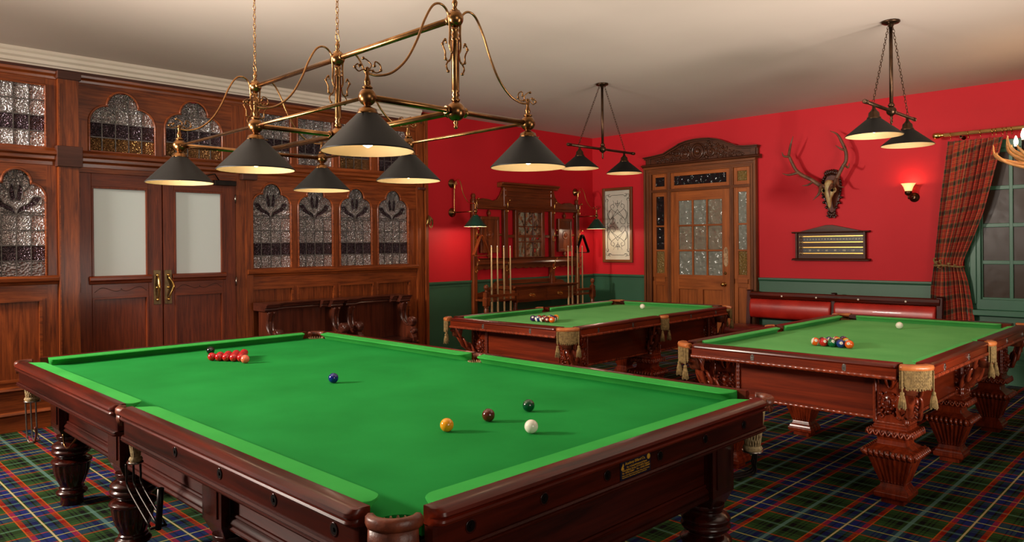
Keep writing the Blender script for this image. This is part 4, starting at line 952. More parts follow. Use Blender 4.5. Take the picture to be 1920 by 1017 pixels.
# ------------------------------------------------------------------ brass swing-arm lamps above the cue stand
def swing_lamp(y, off, label):
    T = thing('wall_lamp', label, 'wall lamp', (XW, y, 0)); za, zb = 2.375, 1.99
    for z in (za, zb):
        m = MB(); m.lathe([(.062, 0), (.060, .008), (.048, .014), (.044, .022), (.026, .028), (.020, .038), (.012, .045)], (-.001, 0, z), 24, (-1, 0, 0)); m.ball((-.05, 0, z), .012, 10); m.build('wall_plate', brass, T)
    m = MB(); m.lathe([(.009, 0), (.012, .02), (.009, .04), (.009, .34), (.013, .36), (.009, .385)], (-.05, 0, zb), 14); m.cyl((-.05, 0, zb), (-off, 0, zb), .0075, 10); m.ball((-off, 0, zb), .027, 18)
    m.lathe([(.006, .1), (.010, .09), (.006, .08), (.012, .06), (.013, .045), (.007, .035), (.018, .028), (.012, .022)], (-off, 0, zb), 14); m.build('arm', brass, T)
    m = MB(); m.tube(cat_([(-.06, 0, za-.08), (-.065, 0, za-.01), (-.09, 0, za+.04), (-.14, 0, za+.045), (-.185, 0, za-.02), (-.215, 0, za-.12), (-.27, 0, za-.21), (-.34, 0, za-.27), (-off, 0, za-.285)], 6), .0055, 8); m.build('swan_neck', brass_l, T)
    m = MB(); filigree(m, (-off, 0, zb+.10), (1, 0, 0), .8); filigree(m, (-.075, 0, za-.03), (-.4, 0, 0), .9); m.build('scroll_ornament', brass, T)
    m = MB(); m.lathe([(.034, -.055), (.032, -.045), (.018, -.038), (.012, -.03), (.014, -.025)], (-off, 0, zb), 18); m.build('shade_gallery', brass, T)
    cone_shade(T, (-off, 0), .148, 1.792, 1.94, .034, shade_g)
    m = MB(); m.lathe([(.004, -.03), (.015, -.02), (.020, -.005), (.012, .03)], (-off, 0, 1.845), 14); m.build('light_bulb', lamp_e, T)
    bulb('lamp_wall', (XW-off, y, 1.805), 7, .02)
swing_lamp(-4.315, .46, 'brass swing-arm wall lamp with green cone shade, left of the cue stand'); swing_lamp(-6.86, .42, 'brass swing-arm wall lamp with green cone shade, at the corner right of the cue stand')
# ------------------------------------------------------------------ cue stand with mirror against the left wall
T = thing('cue_stand', 'tall carved walnut hall stand with mirror, brass hooks and cue racks', 'cue stand', (0, 0, 0))
def sx_(m, y0, y1, z0, z1, d0, d1): m.box(XW-d1, XW-d0, y1, y0, z0, z1); return m
m = MB()
for a, b in ((-4.635, -4.70), (-5.225, -5.295), (-6.215, -6.285), (-6.81, -6.875)):
    m = MB(); out_ = a in (-4.635, -6.81); sx_(m, a, b, 0 if out_ else .95, 2.18 if out_ else 2.36, .01, .07)
    if out_: m.lathe([(.02, -.005), (.03, .01), (.018, .02), (.03, .04), (.022, .07), (.008, .08)], (XW-.04, (a+b)/2, 2.18), 12)
    m.build('post', oak_d, T, .004)
cr = MB(); cr.m = 0
sx_(cr, -5.225, -6.285, 2.10, 2.37, .015, .06); 
for (a, b, z) in ((-5.25, -6.26, 2.33), (-5.25, -6.26, 2.255), (-5.25, -6.26, 2.12)): sx_(cr, a, b, z-.012, z+.012, .055, .075)
cr.prism([(XW-d, z) for d, z in [(0, 2.37), (.07, 2.37), (.085, 2.385), (.09, 2.40), (.12, 2.415), (.125, 2.435), (0, 2.435)]], 'y', -5.15, -6.365)
cr.prism([(XW-d, z) for d, z in [(.01, 2.05), (.07, 2.05), (.08, 2.06), (.075, 2.085), (.09, 2.09), (.09, 2.105), (.01, 2.105)]], 'y', -4.70, -6.81)
for s, a, b in ((1, -5.225, -4.70), (-1, -6.285, -6.81)):
    P = [(a, 2.36), (a+(b-a)*.08, 2.27), (a+(b-a)*.2, 2.20), (a+(b-a)*.38, 2.17), (a+(b-a)*.5, 2.19), (a+(b-a)*.75, 2.20), (b, 2.16), (b, 2.09), (a, 2.09)]; cr.prism(P, 'x', XW-.055, XW-.02)
cr.build('crest', oak_h, T, .003)
m = MB()
m.prism([(XW-d, z) for d, z in [(.01, 1.285), (.09, 1.285), (.10, 1.30), (.085, 1.325), (.085, 1.36), (.10, 1.375), (.01, 1.375)]], 'y', -4.70, -6.81); sx_(m, -5.295, -6.215, 1.66, 1.70, .02, .05)
def scallop(a, b, n, z): 
    P = [(a, z+.06)]
    for i in range(n*6+1): t = i/(n*6); P.append((a+(b-a)*t, z-.018*abs(math.sin(t*n*PI))))
    return P+[(b, z+.06)]
for a, b, n in ((-4.70, -5.225, 4), (-5.295, -6.215, 6), (-6.285, -6.81, 4)): m.prism(scallop(a, b, n, 1.235), 'x', XW-.06, XW-.03)
for y in (-5.30, -6.21): m.prism([(XW-.03, 1.23), (XW-.09, 1.23), (XW-.08, 1.16), (XW-.045, 1.10), (XW-.03, 1.02)], 'y', y-.012, y+.012)
m.build('rail', oak_h, T, .003)
for a, b, cx in ((-4.775, -5.125, 0), (-6.385, -6.70, 0)):
    m = MB(); sx_(m, a, b, 1.45, 1.95, .035, .055)
    for q in ((a, a-.035, 1.45, 1.95), (b+.035, b, 1.45, 1.95), (a, b, 1.45, 1.49), (a, b, 1.91, 1.95)): sx_(m, *q, .03, .07)
    m.lathe([(.065, 0), (.062, .006), (.05, .008), (.045, .004), (.03, .006), (.022, .014), (.001, .02)], (XW-.055, (a+b)/2, 1.70), 24, (-1, 0, 0)); 
    for z in (1.995, 1.41): m.lathe([(.008, -.05), (.014, -.03), (.026, -.012), (.026, .012), (.014, .03), (.008, .05)], (XW-.045, (a+b)/2, z), 12)
    for y in (a+.03, b-.03): m.lathe([(.008, -.04), (.02, -.015), (.02, .015), (.008, .04)], (XW-.045, y, 1.70), 10, (0, 1, 0))
    m.build('carved_panel', oak_d, T, .003)
m = MB()
for q in ((-5.445, -5.505, 1.36, 2.06), (-6.0, -6.06, 1.36, 2.06), (-5.5, -6.0, 1.36, 1.385), (-5.5, -6.0, 2.025, 2.06)): sx_(m, *q, .02, .075)
for y in (-5.665, -5.835): sx_(m, y+.008, y-.008, 1.38, 2.03, .035, .06)
for z in (1.60, 1.82): sx_(m, -5.5, -6.0, z-.008, z+.008, .035, .06)
mf = m.build('mirror_frame', oak_d, T, .003); m = MB(); sx_(m, -5.5, -6.0, 1.38, 2.03, .04, .045); m.build('mirror', mirror_m, mf)
# shelf, drawers and cue racks
m = MB(); m.prism([(-4.70, 0.83), (-4.70, .90), (-4.78, .905), (-4.9, .93), (-5.02, 1.0), (-5.08, 1.05), (-5.16, 1.06), (-5.16, .83)], 'x', XW-.035, XW-.012); m.prism([(-6.81, 0.83), (-6.81, .90), (-6.7, .905), (-6.6, .95), (-6.5, 1.02), (-6.35, 1.04), (-6.3, .83)], 'x', XW-.035, XW-.012)
m.prism([(XW-.01, -4.66), (XW-.30, -4.66), (XW-.38, -4.72), (XW-.40, -4.82), (XW-.40, -5.10), (XW-.01, -5.10)], 'z', .80, .825); m.prism([(XW-.01, -6.84), (XW-.30, -6.84), (XW-.38, -6.75), (XW-.40, -6.6), (XW-.40, -6.38), (XW-.01, -6.38)], 'z', .80, .825)
m.prism([(XW-d, z) for d, z in [(.01, .945), (.39, .945), (.40, .955), (.405, .965), (.43, .975), (.435, .99), (.01, .99)]], 'y', -5.06, -6.40); sx_(m, -5.10, -6.36, 1.0, 1.06, .01, .03)
m.build('shelf', oak_h, T, .003)
m = MB(); sx_(m, -5.13, -6.34, .765, .945, .04, .385); 
for y in (-5.13, -6.34): m.lathe([(.02, .0), (.028, .03), (.018, .05), (.026, .12), (.03, .3), (.018, .36), (.03, .40), (.02, .42), (.03, .44), (.022, .62), (.034, .68), (.024, .70), (.034, .765)], (XW-.36, y, 0), 14)
m.build('drawer_case', oak_h, T, .003)
for a, b in ((-5.17, -5.70), (-5.75, -6.29)):
    m = MB(); sx_(m, a, b, .785, .93, .38, .392); dr = m.build('drawer', oak_h, T, .003); yc = (a+b)/2; m = MB()
    sx_(m, yc+.05, yc-.05, .845, .865, .392, .395)
    for s in (1, -1): m.scroll((XW-.394, yc+s*.04, .858), (0, s, 0), (0, 0, 1), .018, 1.1, .004); m.scroll((XW-.394, yc+s*.02, .87), (0, s, 0), (0, 0, 1), .014, 1, .004)
    m.tube(cat_([(XW-.396, yc+.05, .858), (XW-.41, yc+.045, .84), (XW-.412, yc, .83), (XW-.41, yc-.045, .84), (XW-.396, yc-.05, .858)], 5), .004, 6); m.build('drawer_handle', brass_l, dr)
for y, s in ((-4.53, 1), (-6.745, -1)):
    m = MB(); x = XW-.42; m.lathe([(.03, 0), (.03, .45), (.024, .5), (.034, .52), (.022, .54), (.028, .62), (.034, .70), (.024, .73), (.036, .74), (.022, .755)], (x, y, 0), 16); m.sq([(.03, .755), (.036, .76), (.036, .86), (.03, .87), (.03, .93), (.02, .935)], (x, y)); m.lathe([(.014, .93), (.026, .945), (.016, .955), (.014, .965), (.024, .975), (.031, .99), (.033, 1.005), (.028, 1.025), (.01, 1.038)], (x, y, 0), 16)
    e = -5.10 if s > 0 else -6.37
    m.build('newel', oak_d, T, .003); m = MB()
    m.box(x-.02, x+.02, min(y, e), max(y, e), .865, .90); m.box(x-.06, x+.06, min(y, e), max(y, e), .06, .10); m.build('cue_rack', oak_h, T, .003)
def hook(y, z, d=.07):
    m = MB(); o = Vector((XW-d, y, z)); f = lambda a, b: o+Vector((-a, a*.25, b))
    m.box(o.x-.004, o.x+.002, y-.008, y+.008, z-.05, z+.03)
    m.tube(cat_([f(.0, -.01), f(.03, -.005), f(.045, .035), f(.05, .09), f(.075, .125), f(.10, .12), f(.10, .10), f(.08, .098)], 5), .0055, 7); m.tube(cat_([f(0, -.03), f(.02, -.06), f(.045, -.055), f(.05, -.03)], 5), .005, 7); m.ball(f(.10, .11), .012, 8); m.ball(f(.05, -.027), .008, 8)
    m.build('coat_hook', brass_l, T)
for y in (-4.667, -5.26, -6.25, -6.842): hook(y, 2.07)
for y in (-4.667, -6.25, -6.842): hook(y, 1.66)
for y in (-4.667, -5.26, -6.25, -6.842): hook(y, 1.24)
cs = [(-4.665, 1.549), (-4.773, 1.547), (-4.893, 1.546), (-5.015, 1.546)], [(-6.225, 1.539), (-6.312, 1.539), (-6.435, 1.538), (-6.55, 1.537)]
for g, (grp, side) in enumerate(zip(cs, ('left', 'right'))):
    for k, (y, zt) in enumerate(grp):
        o = thing('pool_cue', 'pale wooden cue upright in the %s rack of the cue stand, %s from the left' % (side, words[k]), 'cue', (XW-.375-.0*g if g == 0 else XW-.375, y, .10), 0, 'cues in the stand')
        o.location.x = XW-.42+.035; L = zt-.10
        m = MB(); m.lathe([(.0135, .70), (.0085, L-.03), (.0065, L-.02)], (0, 0, 0), 12) ; m.lathe([(.015, .35), (.0135, .70)], (0, 0, 0), 12); m.build('shaft', cue_m, o)
        m = MB(); m.lathe([(.016, 0), (.0165, .02), (.015, .35)], (0, 0, 0), 12); m.build('butt', cue_d, o)
        m = MB(); m.lathe([(.0065, L-.02), (.0062, L-.006), (.0055, L)], (0, 0, 0), 10); m.build('ferrule', white_m, o)
for (y, z, lab, dark) in ((-4.69, 1.675, 'brown wooden ball rack triangle hanging from a hook under the left wall lamp', oak_d), (-6.83, 1.69, 'black ball rack triangle hanging from a hook at the right end of the cue stand', iron)):
    t = thing('rack_triangle', lab, 'ball rack', (XW-.165, y, z)); m = MB(); w_, h = .145, .26
    P = [(0, 0, .012), (0, .018, 0), (0, w_, -h+.02), (0, w_-.015, -h), (0, -w_+.015, -h), (0, -w_, -h+.02), (0, -.018, 0)]
    n = len(P)
    R = []
    for p in P: 
        p = Vector(p); c = Vector((0, 0, -.15)); d = (p-c).normalized()*.009; R.append([p+Vector((-.024, 0, 0))-d, p+Vector((-.024, 0, 0))+d, p+Vector((.024, 0, 0))+d, p+Vector((.024, 0, 0))-d])
    m.rings(R, False, False, True); m.build('frame', dark, t, .002)
# brass ornament at the end of the screen
t = tag(MB().build('x', brass), 'x', 'x'); bpy.data.objects.remove(t)
m = MB(); o = Vector((XW-.1, -3.84, 1.87))
for k in range(5):
    a = -.9+k*.45; m.tube(cat_([o+Vector((0, 0, .07)), o+Vector((-.03, .03*math.sin(a*2), .02)), o+Vector((-.02, .05*math.sin(a*2), -.05)), o+Vector((-.01, .03*math.sin(a*2), -.10+.02*k % 2))], 5), lerps([.004, .010, .006, .003], 16), 7)
m.lathe([(.02, 0), (.03, .004), (.022, .012), (.008, .02)], o+Vector((.01, 0, 0)), 14, (-1, 0, 0)); m.tube([o, o+Vector((-.03, 0, -.09)), o+Vector((-.05, -.01, -.07))], .005, 6)
m.build('wall_ornament', noisy('gilt', srgb(110, 86, 44), srgb(186, 152, 92), 30, .35, metal=.9)); tag(bpy.data.objects['wall_ornament'], 'small gilt leaf-shaped ornament fixed at the right end of the timber screen', 'ornament')
# ------------------------------------------------------------------ glazed entrance door in carved surround (right wall)
def bR(m, x0, x1, z0, z1, d0, d1): m.box(min(x0, x1), max(x0, x1), YW+d0, YW+d1, z0, z1); return m
D2 = empty('door_2'); struct(D2)
m = MB(); m.m = 0
for a, b in ((4.835, 4.715), (3.125, 3.05)): pass
for k, (i, o_) in enumerate(((4.835, 4.71), (3.045, 3.13))):
    s = -1 if k == 0 else 1
    bR(m, i, o_, 0, 2.68, .0, .05); bR(m, i, i+s*.03, 0, 2.68, .05, .075); bR(m, i+s*.05, i+s*.07, 0, 2.62, .05, .062); bR(m, i+s*.095, o_, 0, 2.6, .05, .06)
m.m = 1; bR(m, 4.835, 3.045, 2.59, 2.70, .0, .05); bR(m, 4.835, 3.045, 2.665, 2.70, .05, .08); bR(m, 4.8, 3.08, 2.615, 2.635, .05, .062)
m.m = 0
for x in (4.41, 3.41): bR(m, x+.028, x-.028, 0, 2.60, .0, .055); bR(m, x+.01, x-.01, 0, 2.60, .05, .065)
m.m = 1; bR(m, 4.71, 3.13, 2.315, 2.355, .0, .06); bR(m, 4.71, 3.13, 2.33, 2.342, .06, .07)
m.build('door_surround', [sur_v, sur_h], D2, .004)
# frames of the side lights and transom lights
m = MB()
def frame(x0, x1, z0, z1, t, d1=.035):
    bR(m, x0, x0-t, z0, z1, .005, d1); bR(m, x1+t, x1, z0, z1, .005, d1); m.m = 1; bR(m, x0-t, x1+t, z0, z0+t, .005, d1); bR(m, x0-t, x1+t, z1-t, z1, .005, d1); m.m = 0
frame(4.70, 4.44, 2.355, 2.59, .05); frame(4.38, 3.44, 2.355, 2.59, .05); frame(3.38, 3.135, 2.355, 2.59, .05)
for x0, x1 in ((4.70, 4.44), (3.38, 3.135)):
    frame(x0, x1, 1.06, 2.315, .06); frame(x0, x1, .04, 1.0, .055); bR(m, x0, x1, .1, 1.06, .002, .02); 
    m.m = 1; bR(m, x0-.05, x1+.05, 1.0, 1.1, .005, .035)
    for z in (1.455, 1.815): bR(m, x0-.05, x1+.05, z-.012, z+.012, .005, .035)
    m.m = 0
m.build('side_light_frame', [dor_v, dor_h], D2, .003)
def pane(x0, x1, z0, z1, mt, n='pane', par=D2, d=.012): k = MB(); bR(k, x0, x1, z0, z1, d, d+.005); return k.build(n, mt, par)
pane(4.655, 4.485, 2.40, 2.545, g_wavyd); pane(4.335, 3.485, 2.40, 2.545, g_wavyd); pane(3.335, 3.18, 2.40, 2.545, g_wavya)
for k, (a, b) in enumerate(((4.645, 4.495), (3.325, 3.19))):
    pane(a, b, 1.815, 2.26, g_wavyd if k == 0 else g_wavyg); pane(a, b, 1.455, 1.815, g_wavyd if k == 0 else g_wavyg); pane(a, b, 1.09, 1.455, g_wavya)
m = MB(); m.m = 0
d0, d1 = .004, .045
for a in ((4.38, 4.25), (3.555, 3.44)): bR(m, a[0], a[1], .01, 2.312, d0, d1)
m.m = 1
for z in ((2.175, 2.312), (.90, 1.105), (.01, .22)): bR(m, 4.25, 3.555, *z, d0, d1)
m.m = 0
for x in (4.02, 3.79): bR(m, x+.012, x-.012, 1.1, 2.18, d0, d1)
bR(m, 3.95, 3.86, .22, .90, d0, d1); bR(m, 4.25, 3.555, .22, .90, d0, .02)
m.m = 1
for z in (1.455, 1.815): bR(m, 4.25, 3.555, z-.012, z+.012, d0, d1)
leaf = m.build('door_leaf', [dor_v, dor_h], D2, .003)
gl = [[g_wavyg, g_wavyg, g_wavy], [g_wavy, g_wavy, g_wavy], [g_wavyg, g_wavyg, g_wavyg]]
xs = [(4.25, 4.02), (4.02, 3.79), (3.79, 3.555)]; zs = [(1.815, 2.18), (1.455, 1.815), (1.1, 1.455)]
for r in range(3):
    for c in range(3): pane(xs[c][0], xs[c][1], zs[r][0], zs[r][1], gl[r][c], 'pane', leaf, .02)
k = MB(); k.lathe([(.03, 0), (.03, .004), (.012, .008), (.011, .03), (.022, .036), (.030, .05), (.026, .064), (.008, .07)], (3.525, YW+.045, .985), 18, (0, 1, 0)); k.build('door_knob', brass_l, leaf)
k = MB(); k.lathe([(.022, 0), (.022, .01), (.014, .014)], (3.51, YW+.045, 1.14), 14, (0, 1, 0)); k.build('lock', brass_d, leaf)
k = MB(); R = []
for y, s in ((.045, 1), (.05, .9)): R.append([(3.50+.035*s*max(-1, min(1, 1.3*math.cos(i*PI/12))), YW+y, 1.365+.14*s*math.sin(i*PI/12)) for i in range(24)])
k.rings(R, False, True); k.build('finger_plate', noisy('marbled_plate', srgb(130, 90, 56), srgb(206, 170, 130), 30, .3), leaf)
# carved pediment
P = thing('carved_pediment', 'carved walnut pediment of scrolls above the glazed entrance door', 'pediment', (0, 0, 0))
out = [(4.81, 2.845), (4.62, 2.862), (4.46, 2.882), (4.39, 2.915), (4.32, 2.945), (4.27, 2.965), (4.2, 3.0), (4.10, 3.025), (3.97, 3.04), (3.85, 3.04), (3.72, 3.03), (3.60, 3.005), (3.50, 2.965), (3.44, 2.93), (3.38, 2.915), (3.31, 2.88), (3.20, 2.868), (3.02, 2.862)]
m = MB(); m.prism([(x, z-.03) for x, z in out]+[(3.02, 2.70), (4.81, 2.70)], 'y', YW+.002, YW+.05)
for sc, z0, z1, dd in ((0, -.035, -.012, .085), (0, -.012, .004, .11)):
    R = []
    for x, z in out: e = 1+.012*(dd > .1); xx = 3.915+(x-3.915)*(1.0+(.018 if dd > .1 else .005)); R.append([(xx, YW+.002, z+z0), (xx, YW+dd, z+z0), (xx, YW+dd, z+z1), (xx, YW+.002, z+z1)])
    m.rings(R, False, True)
m.prism([(YW+d, z) for d, z in [(.002, 2.69), (.07, 2.69), (.08, 2.705), (.11, 2.71), (.115, 2.727), (.07, 2.745), (.002, 2.745)]], 'x', 2.985, 4.855)
for x in (4.75, 3.08): bR(m, x+.035, x-.035, 2.745, 2.84, .05, .07)
m.build('pediment_board', carv, P, .003)
k = MB(); n_ = Vector((0, 1, 0)); u = Vector((-1, 0, 0)); v = Vector((0, 0, 1)); o = Vector((3.925, YW+.055, 2.865))
k.ball(o+n_*.01, .045, 16, sz=(1, .8, 1)); 
R = [Vector((o.x+.082*math.cos(i*PI/12), o.y, o.z+.095*math.sin(i*PI/12))) for i in range(24)]; k.tube(R, .016, 8, closed=True)
R = [Vector((o.x+.12*math.cos(i*PI/12), o.y, o.z+.12*math.sin(i*PI/12))) for i in range(24)]; k.tube(R, .009, 6, closed=True)
rnd = random.Random(3)
for s in (1, -1):
    for (dx, dz, R0, a0, t) in ((.21, -.02, .075, 2.6, 1.5), (.33, .0, .055, .3, 1.3), (.34, -.06, .045, 3, 1.3), (.43, -.045, .048, .8, 1.4), (.52, -.065, .035, 2.8, 1.3), (.60, -.075, .028, .8, 1.3), (.68, -.085, .022, 2, 1.2), (.16, .08, .035, 1, 1.2), (.25, .075, .03, 2, 1.2)):
        k.scroll(o+u*s*dx+v*dz, u*s, v, R0, t, R0*.22, a0, 1); k.ball(o+u*s*dx+v*dz, R0*.3, 8)
        for j in range(5):
            a = rnd.random()*6.3; p = o+u*s*(dx+R0*math.cos(a))+v*(dz+R0*math.sin(a)); q = p+u*s*R0*.7*math.cos(a+.6)+v*R0*.7*math.sin(a+.6)
            k.tube([p, p.lerp(q, .5)+n_*.012, q], [R0*.12, R0*.24, R0*.06], 6)
    for j in range(12): k.ball(o+u*s*(.1+.05*j)+v*(-.09+.004*(j % 2)), .010, 8)
k.build('carving', carv, P)
# ------------------------------------------------------------------ etched glass picture by the corner
T = thing('etched_panel', 'tall framed frosted glass panel etched with scrolls, hung between the corner and the door', 'framed panel', (5.365, YW, 1.855))
m = MB(); hw, hh = .285, .585
for a in ((-hw, -hw+.045, -hh, hh), (hw-.045, hw, -hh, hh)): m.box(a[0], a[1], .0, .035, a[2], a[3])
m.m = 1
for a in ((-hh, -hh+.045), (hh-.045, hh)): m.box(-hw, hw, .0, .034, *a)
fr_ = m.build('frame', [sur_v, sur_h], T, .006)
MB().box(-hw+.03, hw-.03, .004, .012, -hh+.03, hh-.03).build('glass_sheet', noisy('etched_frost', srgb(196, 192, 176), srgb(214, 210, 194), 3, .35, .1, 200), T)
m = MB(); y = .0135; ex, ez = hw-.07, hh-.07
def ln(P, r=.0045): m.tube(cat_([(a*hw, y, b*hh) for a, b in P], 6), [r*.75]*((len(P)-1)*6+1), 5)
for s in (1, -1):
    for t in (1, -1):
        ln([(s*.0, t*.80), (s*.38, t*.80), (s*.48, t*.765), (s*.62, t*.77), (s*.62, t*.82), (s*.5, t*.83)]); ln([(s*.68, t*.0), (s*.68, t*.60), (s*.62, t*.66), (s*.70, t*.70), (s*.80, t*.68), (s*.78, t*.63)])
        ln([(s*.48, t*.765), (s*.7, t*.82), (s*.78, t*.78), (s*.74, t*.72), (s*.62, t*.70)], .004)
        ln([(0, t*.42), (s*.2, t*.30), (s*.42, t*.18), (s*.52, t*.10), (s*.46, t*.03), (s*.26, t*.04), (s*.16, t*.12), (s*.26, t*.19), (s*.3, t*.12)])
        ln([(-s*.40, t*.18), (-s*.1, t*.28), (s*.2, t*.36), (s*.42, t*.44), (s*.46, t*.52), (s*.3, t*.56), (s*.22, t*.50), (s*.32, t*.46)]); ln([(s*.42, t*.44), (s*.56, t*.34), (s*.60, t*.22), (s*.50, t*.14)])
        ln([(s*.52, t*.40), (s*.66, t*.30), (s*.58, t*.14), (s*.66, t*.04), (s*.82, t*.03)], .004); ln([(0, t*.60), (s*.06, t*.56), (s*.14, t*.60), (s*.10, t*.54), (0, t*.50)], .004); ln([(s*.30, t*.66), (s*.24, t*.6), (s*.3, t*.55)], .003)
for t in (1, -1): ln([(0, t*.66), (0, t*.55), (0, t*.45)], .004); m.ball((0, y, t*.06*hh), .008, 8); m.ball((0, y, t*.34*hh), .006, 8)
m.build('etched_scrollwork', mat('etched_grey', srgb(72, 70, 64), .5), T)
# ------------------------------------------------------------------ scoreboard
T = thing('scoreboard', 'dark wooden billiard scoreboard with gabled top and brass rails, on the red wall', 'scoreboard', (2.085, YW, 1.33))
# local +x is towards the left of the picture
m = MB(); m.box(-.43, .43, 0, .035, .02, .345); m.prism([(-.455, .345), (.455, .345), (.05, .44), (-.03, .44)], 'y', 0, .04); m.prism([(0, .34), (.05, .34), (.075, .352), (.075, .36), (0, .364)], 'x', -.475, .475); m.prism([(0, -.005), (.078, -.005), (.078, .004), (.05, .02), (0, .022)], 'x', -.475, .475)
for s in (1, -1): m.box(s*.43-.0, s*.405, 0, .06, .02, .345)
m.build('board', scb, T, .003)
gd = mat('brass_yellow', srgb(214, 166, 84), .3, .7)
for z in (.30, .225, .16, .085): k = MB(); k.box(-.40, .335, .036, .046, z-.006, z+.006); k.build('score_rail', gd, T, .001)
k = MB(); k.box(-.40, .335, .035, .039, .237, .289); k.box(-.40, .335, .035, .039, .098, .148); nb = k.build('number_strip', mat('black_strip', srgb(26, 18, 20), .4), T)
num = mat('cream_numerals', srgb(222, 204, 160), .5)
def numM(x, z): return Matrix(((-1, 0, 0, x), (0, 0, 1, .0395), (0, 1, 0, z), (0, 0, 0, 1)))
for i in range(20): text_obj('numeral', str(i+1), .026, numM(.318-i*.0372, .254), num, nb, 'CENTER', .0003)
for i in range(7): text_obj('numeral', str(20*(i+1)), .028, numM(.25-i*.1055, .113), num, nb, 'CENTER', .0003)
k = MB()
for i in range(7): k.ball((.303-i*.1055, .04, .122), .003, 8)
k.build('marker_dots', num, nb)
for z in (.30, .225, .16, .085): k = MB(); k.lathe([(.004, -.02), (.008, -.012), (.004, 0), (.008, .012), (.004, .02)], (.365, .05, z), 10); k.box(.34, .385, .036, .044, z-.01, z+.01); k.build('slider', plate_m, T)
k = MB(); k.box(-.045, .045, .04, .042, .378, .394); k.build('name_plate', mat('dull_plate', srgb(60, 48, 34), .5, .6), T)
# ------------------------------------------------------------------ antlers
T = thing('antler_trophy', 'stag antlers and skull mounted on a carved dark wood shield', 'antler trophy', (0, 0, 0))
def w3(p, d): return Vector((p[0], YW+d, p[1]))
k = MB(); sh = [(2.06, 2.40), (2.12, 2.385), (2.165, 2.31), (2.17, 2.20), (2.15, 2.11), (2.09, 1.93), (2.06, 1.91), (2.03, 1.93), (1.97, 2.10), (1.95, 2.20), (1.955, 2.31), (2.0, 2.385)]
k.prism(sh, 'y', YW, YW+.03); bd = k.build('shield', wood('shield_wood', srgb(70, 26, 14), srgb(112, 50, 28), 2, .5, .05), T, .005)
k = MB(); k.tube([w3(p, .03) for p in sh], .009, 8, closed=True)
rnd = random.Random(5)
for i in range(34):
    t = i/34*len(sh); a = Vector(sh[int(t)]); b = Vector(sh[(int(t)+1) % len(sh)]); p = a.lerp(b, t % 1); c = Vector((2.06, 2.17)); d = (p-c).normalized(); w_ = (.028+.016*rnd.random())*(.35 if 2.13 < p.y < 2.37 else 1)
    if p.y < 2.12: w_ += .022
    k.tube([w3(p, .025), w3(p+d*w_*.6+Vector((0, .012)), .045), w3(p+d*w_+Vector((0, .024)), .025)], [.015, .020, .008], 6)
for q in (-1, 1): k.scroll(w3((2.06+q*.04, 2.425), .03), (q, 0, 0), (0, 0, 1), .03, 1.2, .011); k.scroll(w3((2.06+q*.03, 1.875), .03), (q, 0, 0), (0, 0, 1), .028, 1.2, .012)
k.build('oak_leaf_carving', wood('dark_leaf_wood', srgb(34, 14, 9), srgb(74, 34, 22), 2, .3, .4), bd)
k = MB()
def sk(rows): k.rings([[w3((2.058+c[0]+rx*math.cos(i*PI/7), c[1]), 0)+Vector((0, d+ry*math.sin(i*PI/7), 0)) for i in range(14)] for (c, d, rx, ry) in rows], True, True)
sk([((0, 2.33), .10, .012, .012), ((0, 2.318), .11, .04, .04), ((0, 2.28), .12, .052, .05), ((0, 2.235), .125, .055, .05), ((0, 2.20), .125, .066, .045), ((0, 2.17), .125, .072, .04), ((-.001, 2.14), .125, .055, .038), ((-.002, 2.10), .125, .034, .034), ((-.004, 2.05), .125, .026, .03), ((-.006, 2.0), .12, .018, .022), ((-.006, 1.975), .115, .008, .010)])
for q in (1, -1): k.tube(cat_([w3((2.058+q*.03, 2.15), .14), w3((2.058+q*.075, 2.18), .12), w3((2.058+q*.078, 2.215), .12), w3((2.058+q*.045, 2.24), .14)], 5), .011, 8)
s_ = k.build('skull', bone, T)
k = MB()
for q in (1, -1): k.ball(w3((2.058+q*.05, 2.195), .152), .02, 10)
k.build('eye_socket', dark_m, s_)
LA = [(2.085, 2.235), (2.147, 2.262), (2.24, 2.335), (2.42, 2.453), (2.534, 2.671)]; RA = [(2.02, 2.235), (1.975, 2.26), (1.939, 2.325), (1.865, 2.46), (1.821, 2.539), (1.824, 2.654), (1.879, 2.792), (1.927, 2.872), (2.009, 2.919)]
def beam(L, dd, rr): return cat_([w3(p, d) for p, d in zip(L, dd)], 6), rr
k = MB(); k.tube(*[cat_([w3(p, d) for p, d in zip(LA, (.13, .17, .2, .2, .2))], 6)], lerps([.030, .028, .024, .022, .018], 25), 10)
for t, r in (([(2.53, 2.66), (2.479, 2.78), (2.435, 2.895)], .018), ([(2.52, 2.65), (2.566, 2.655), (2.583, 2.707)], .016), ([(2.40, 2.44), (2.5, 2.412), (2.58, 2.434)], .017), ([(2.22, 2.315), (2.258, 2.27), (2.326, 2.262)], .015), ([(2.125, 2.25), (2.127, 2.15), (2.191, 2.077)], .02)):
    P_ = cat_([w3(t[0], .2), w3(t[1], .26), w3(t[2], .28)], 6); k.tube(P_, lerps([r, r*.8, .003], len(P_)), 8)
k.build('antler', antl, T)
k = MB(); P_ = cat_([w3(p, d) for p, d in zip(RA, (.13, .16, .19, .2, .2, .2, .2, .2, .2))], 6); k.tube(P_, lerps([.030, .026, .024, .022, .021, .02, .018, .012, .003], len(P_)), 10)
for t, r in (([(1.83, 2.66), (1.866, 2.684), (1.914, 2.725)], .015), ([(1.845, 2.49), (1.775, 2.448), (1.751, 2.495)], .015), ([(1.93, 2.33), (1.885, 2.235), (1.816, 2.213)], .017), ([(1.99, 2.26), (2.0, 2.19), (1.985, 2.10)], .02)):
    P_ = cat_([w3(t[0], .2), w3(t[1], .26), w3(t[2], .28)], 6); k.tube(P_, lerps([r, r*.8, .003], len(P_)), 8)
k.build('antler', antl, T)
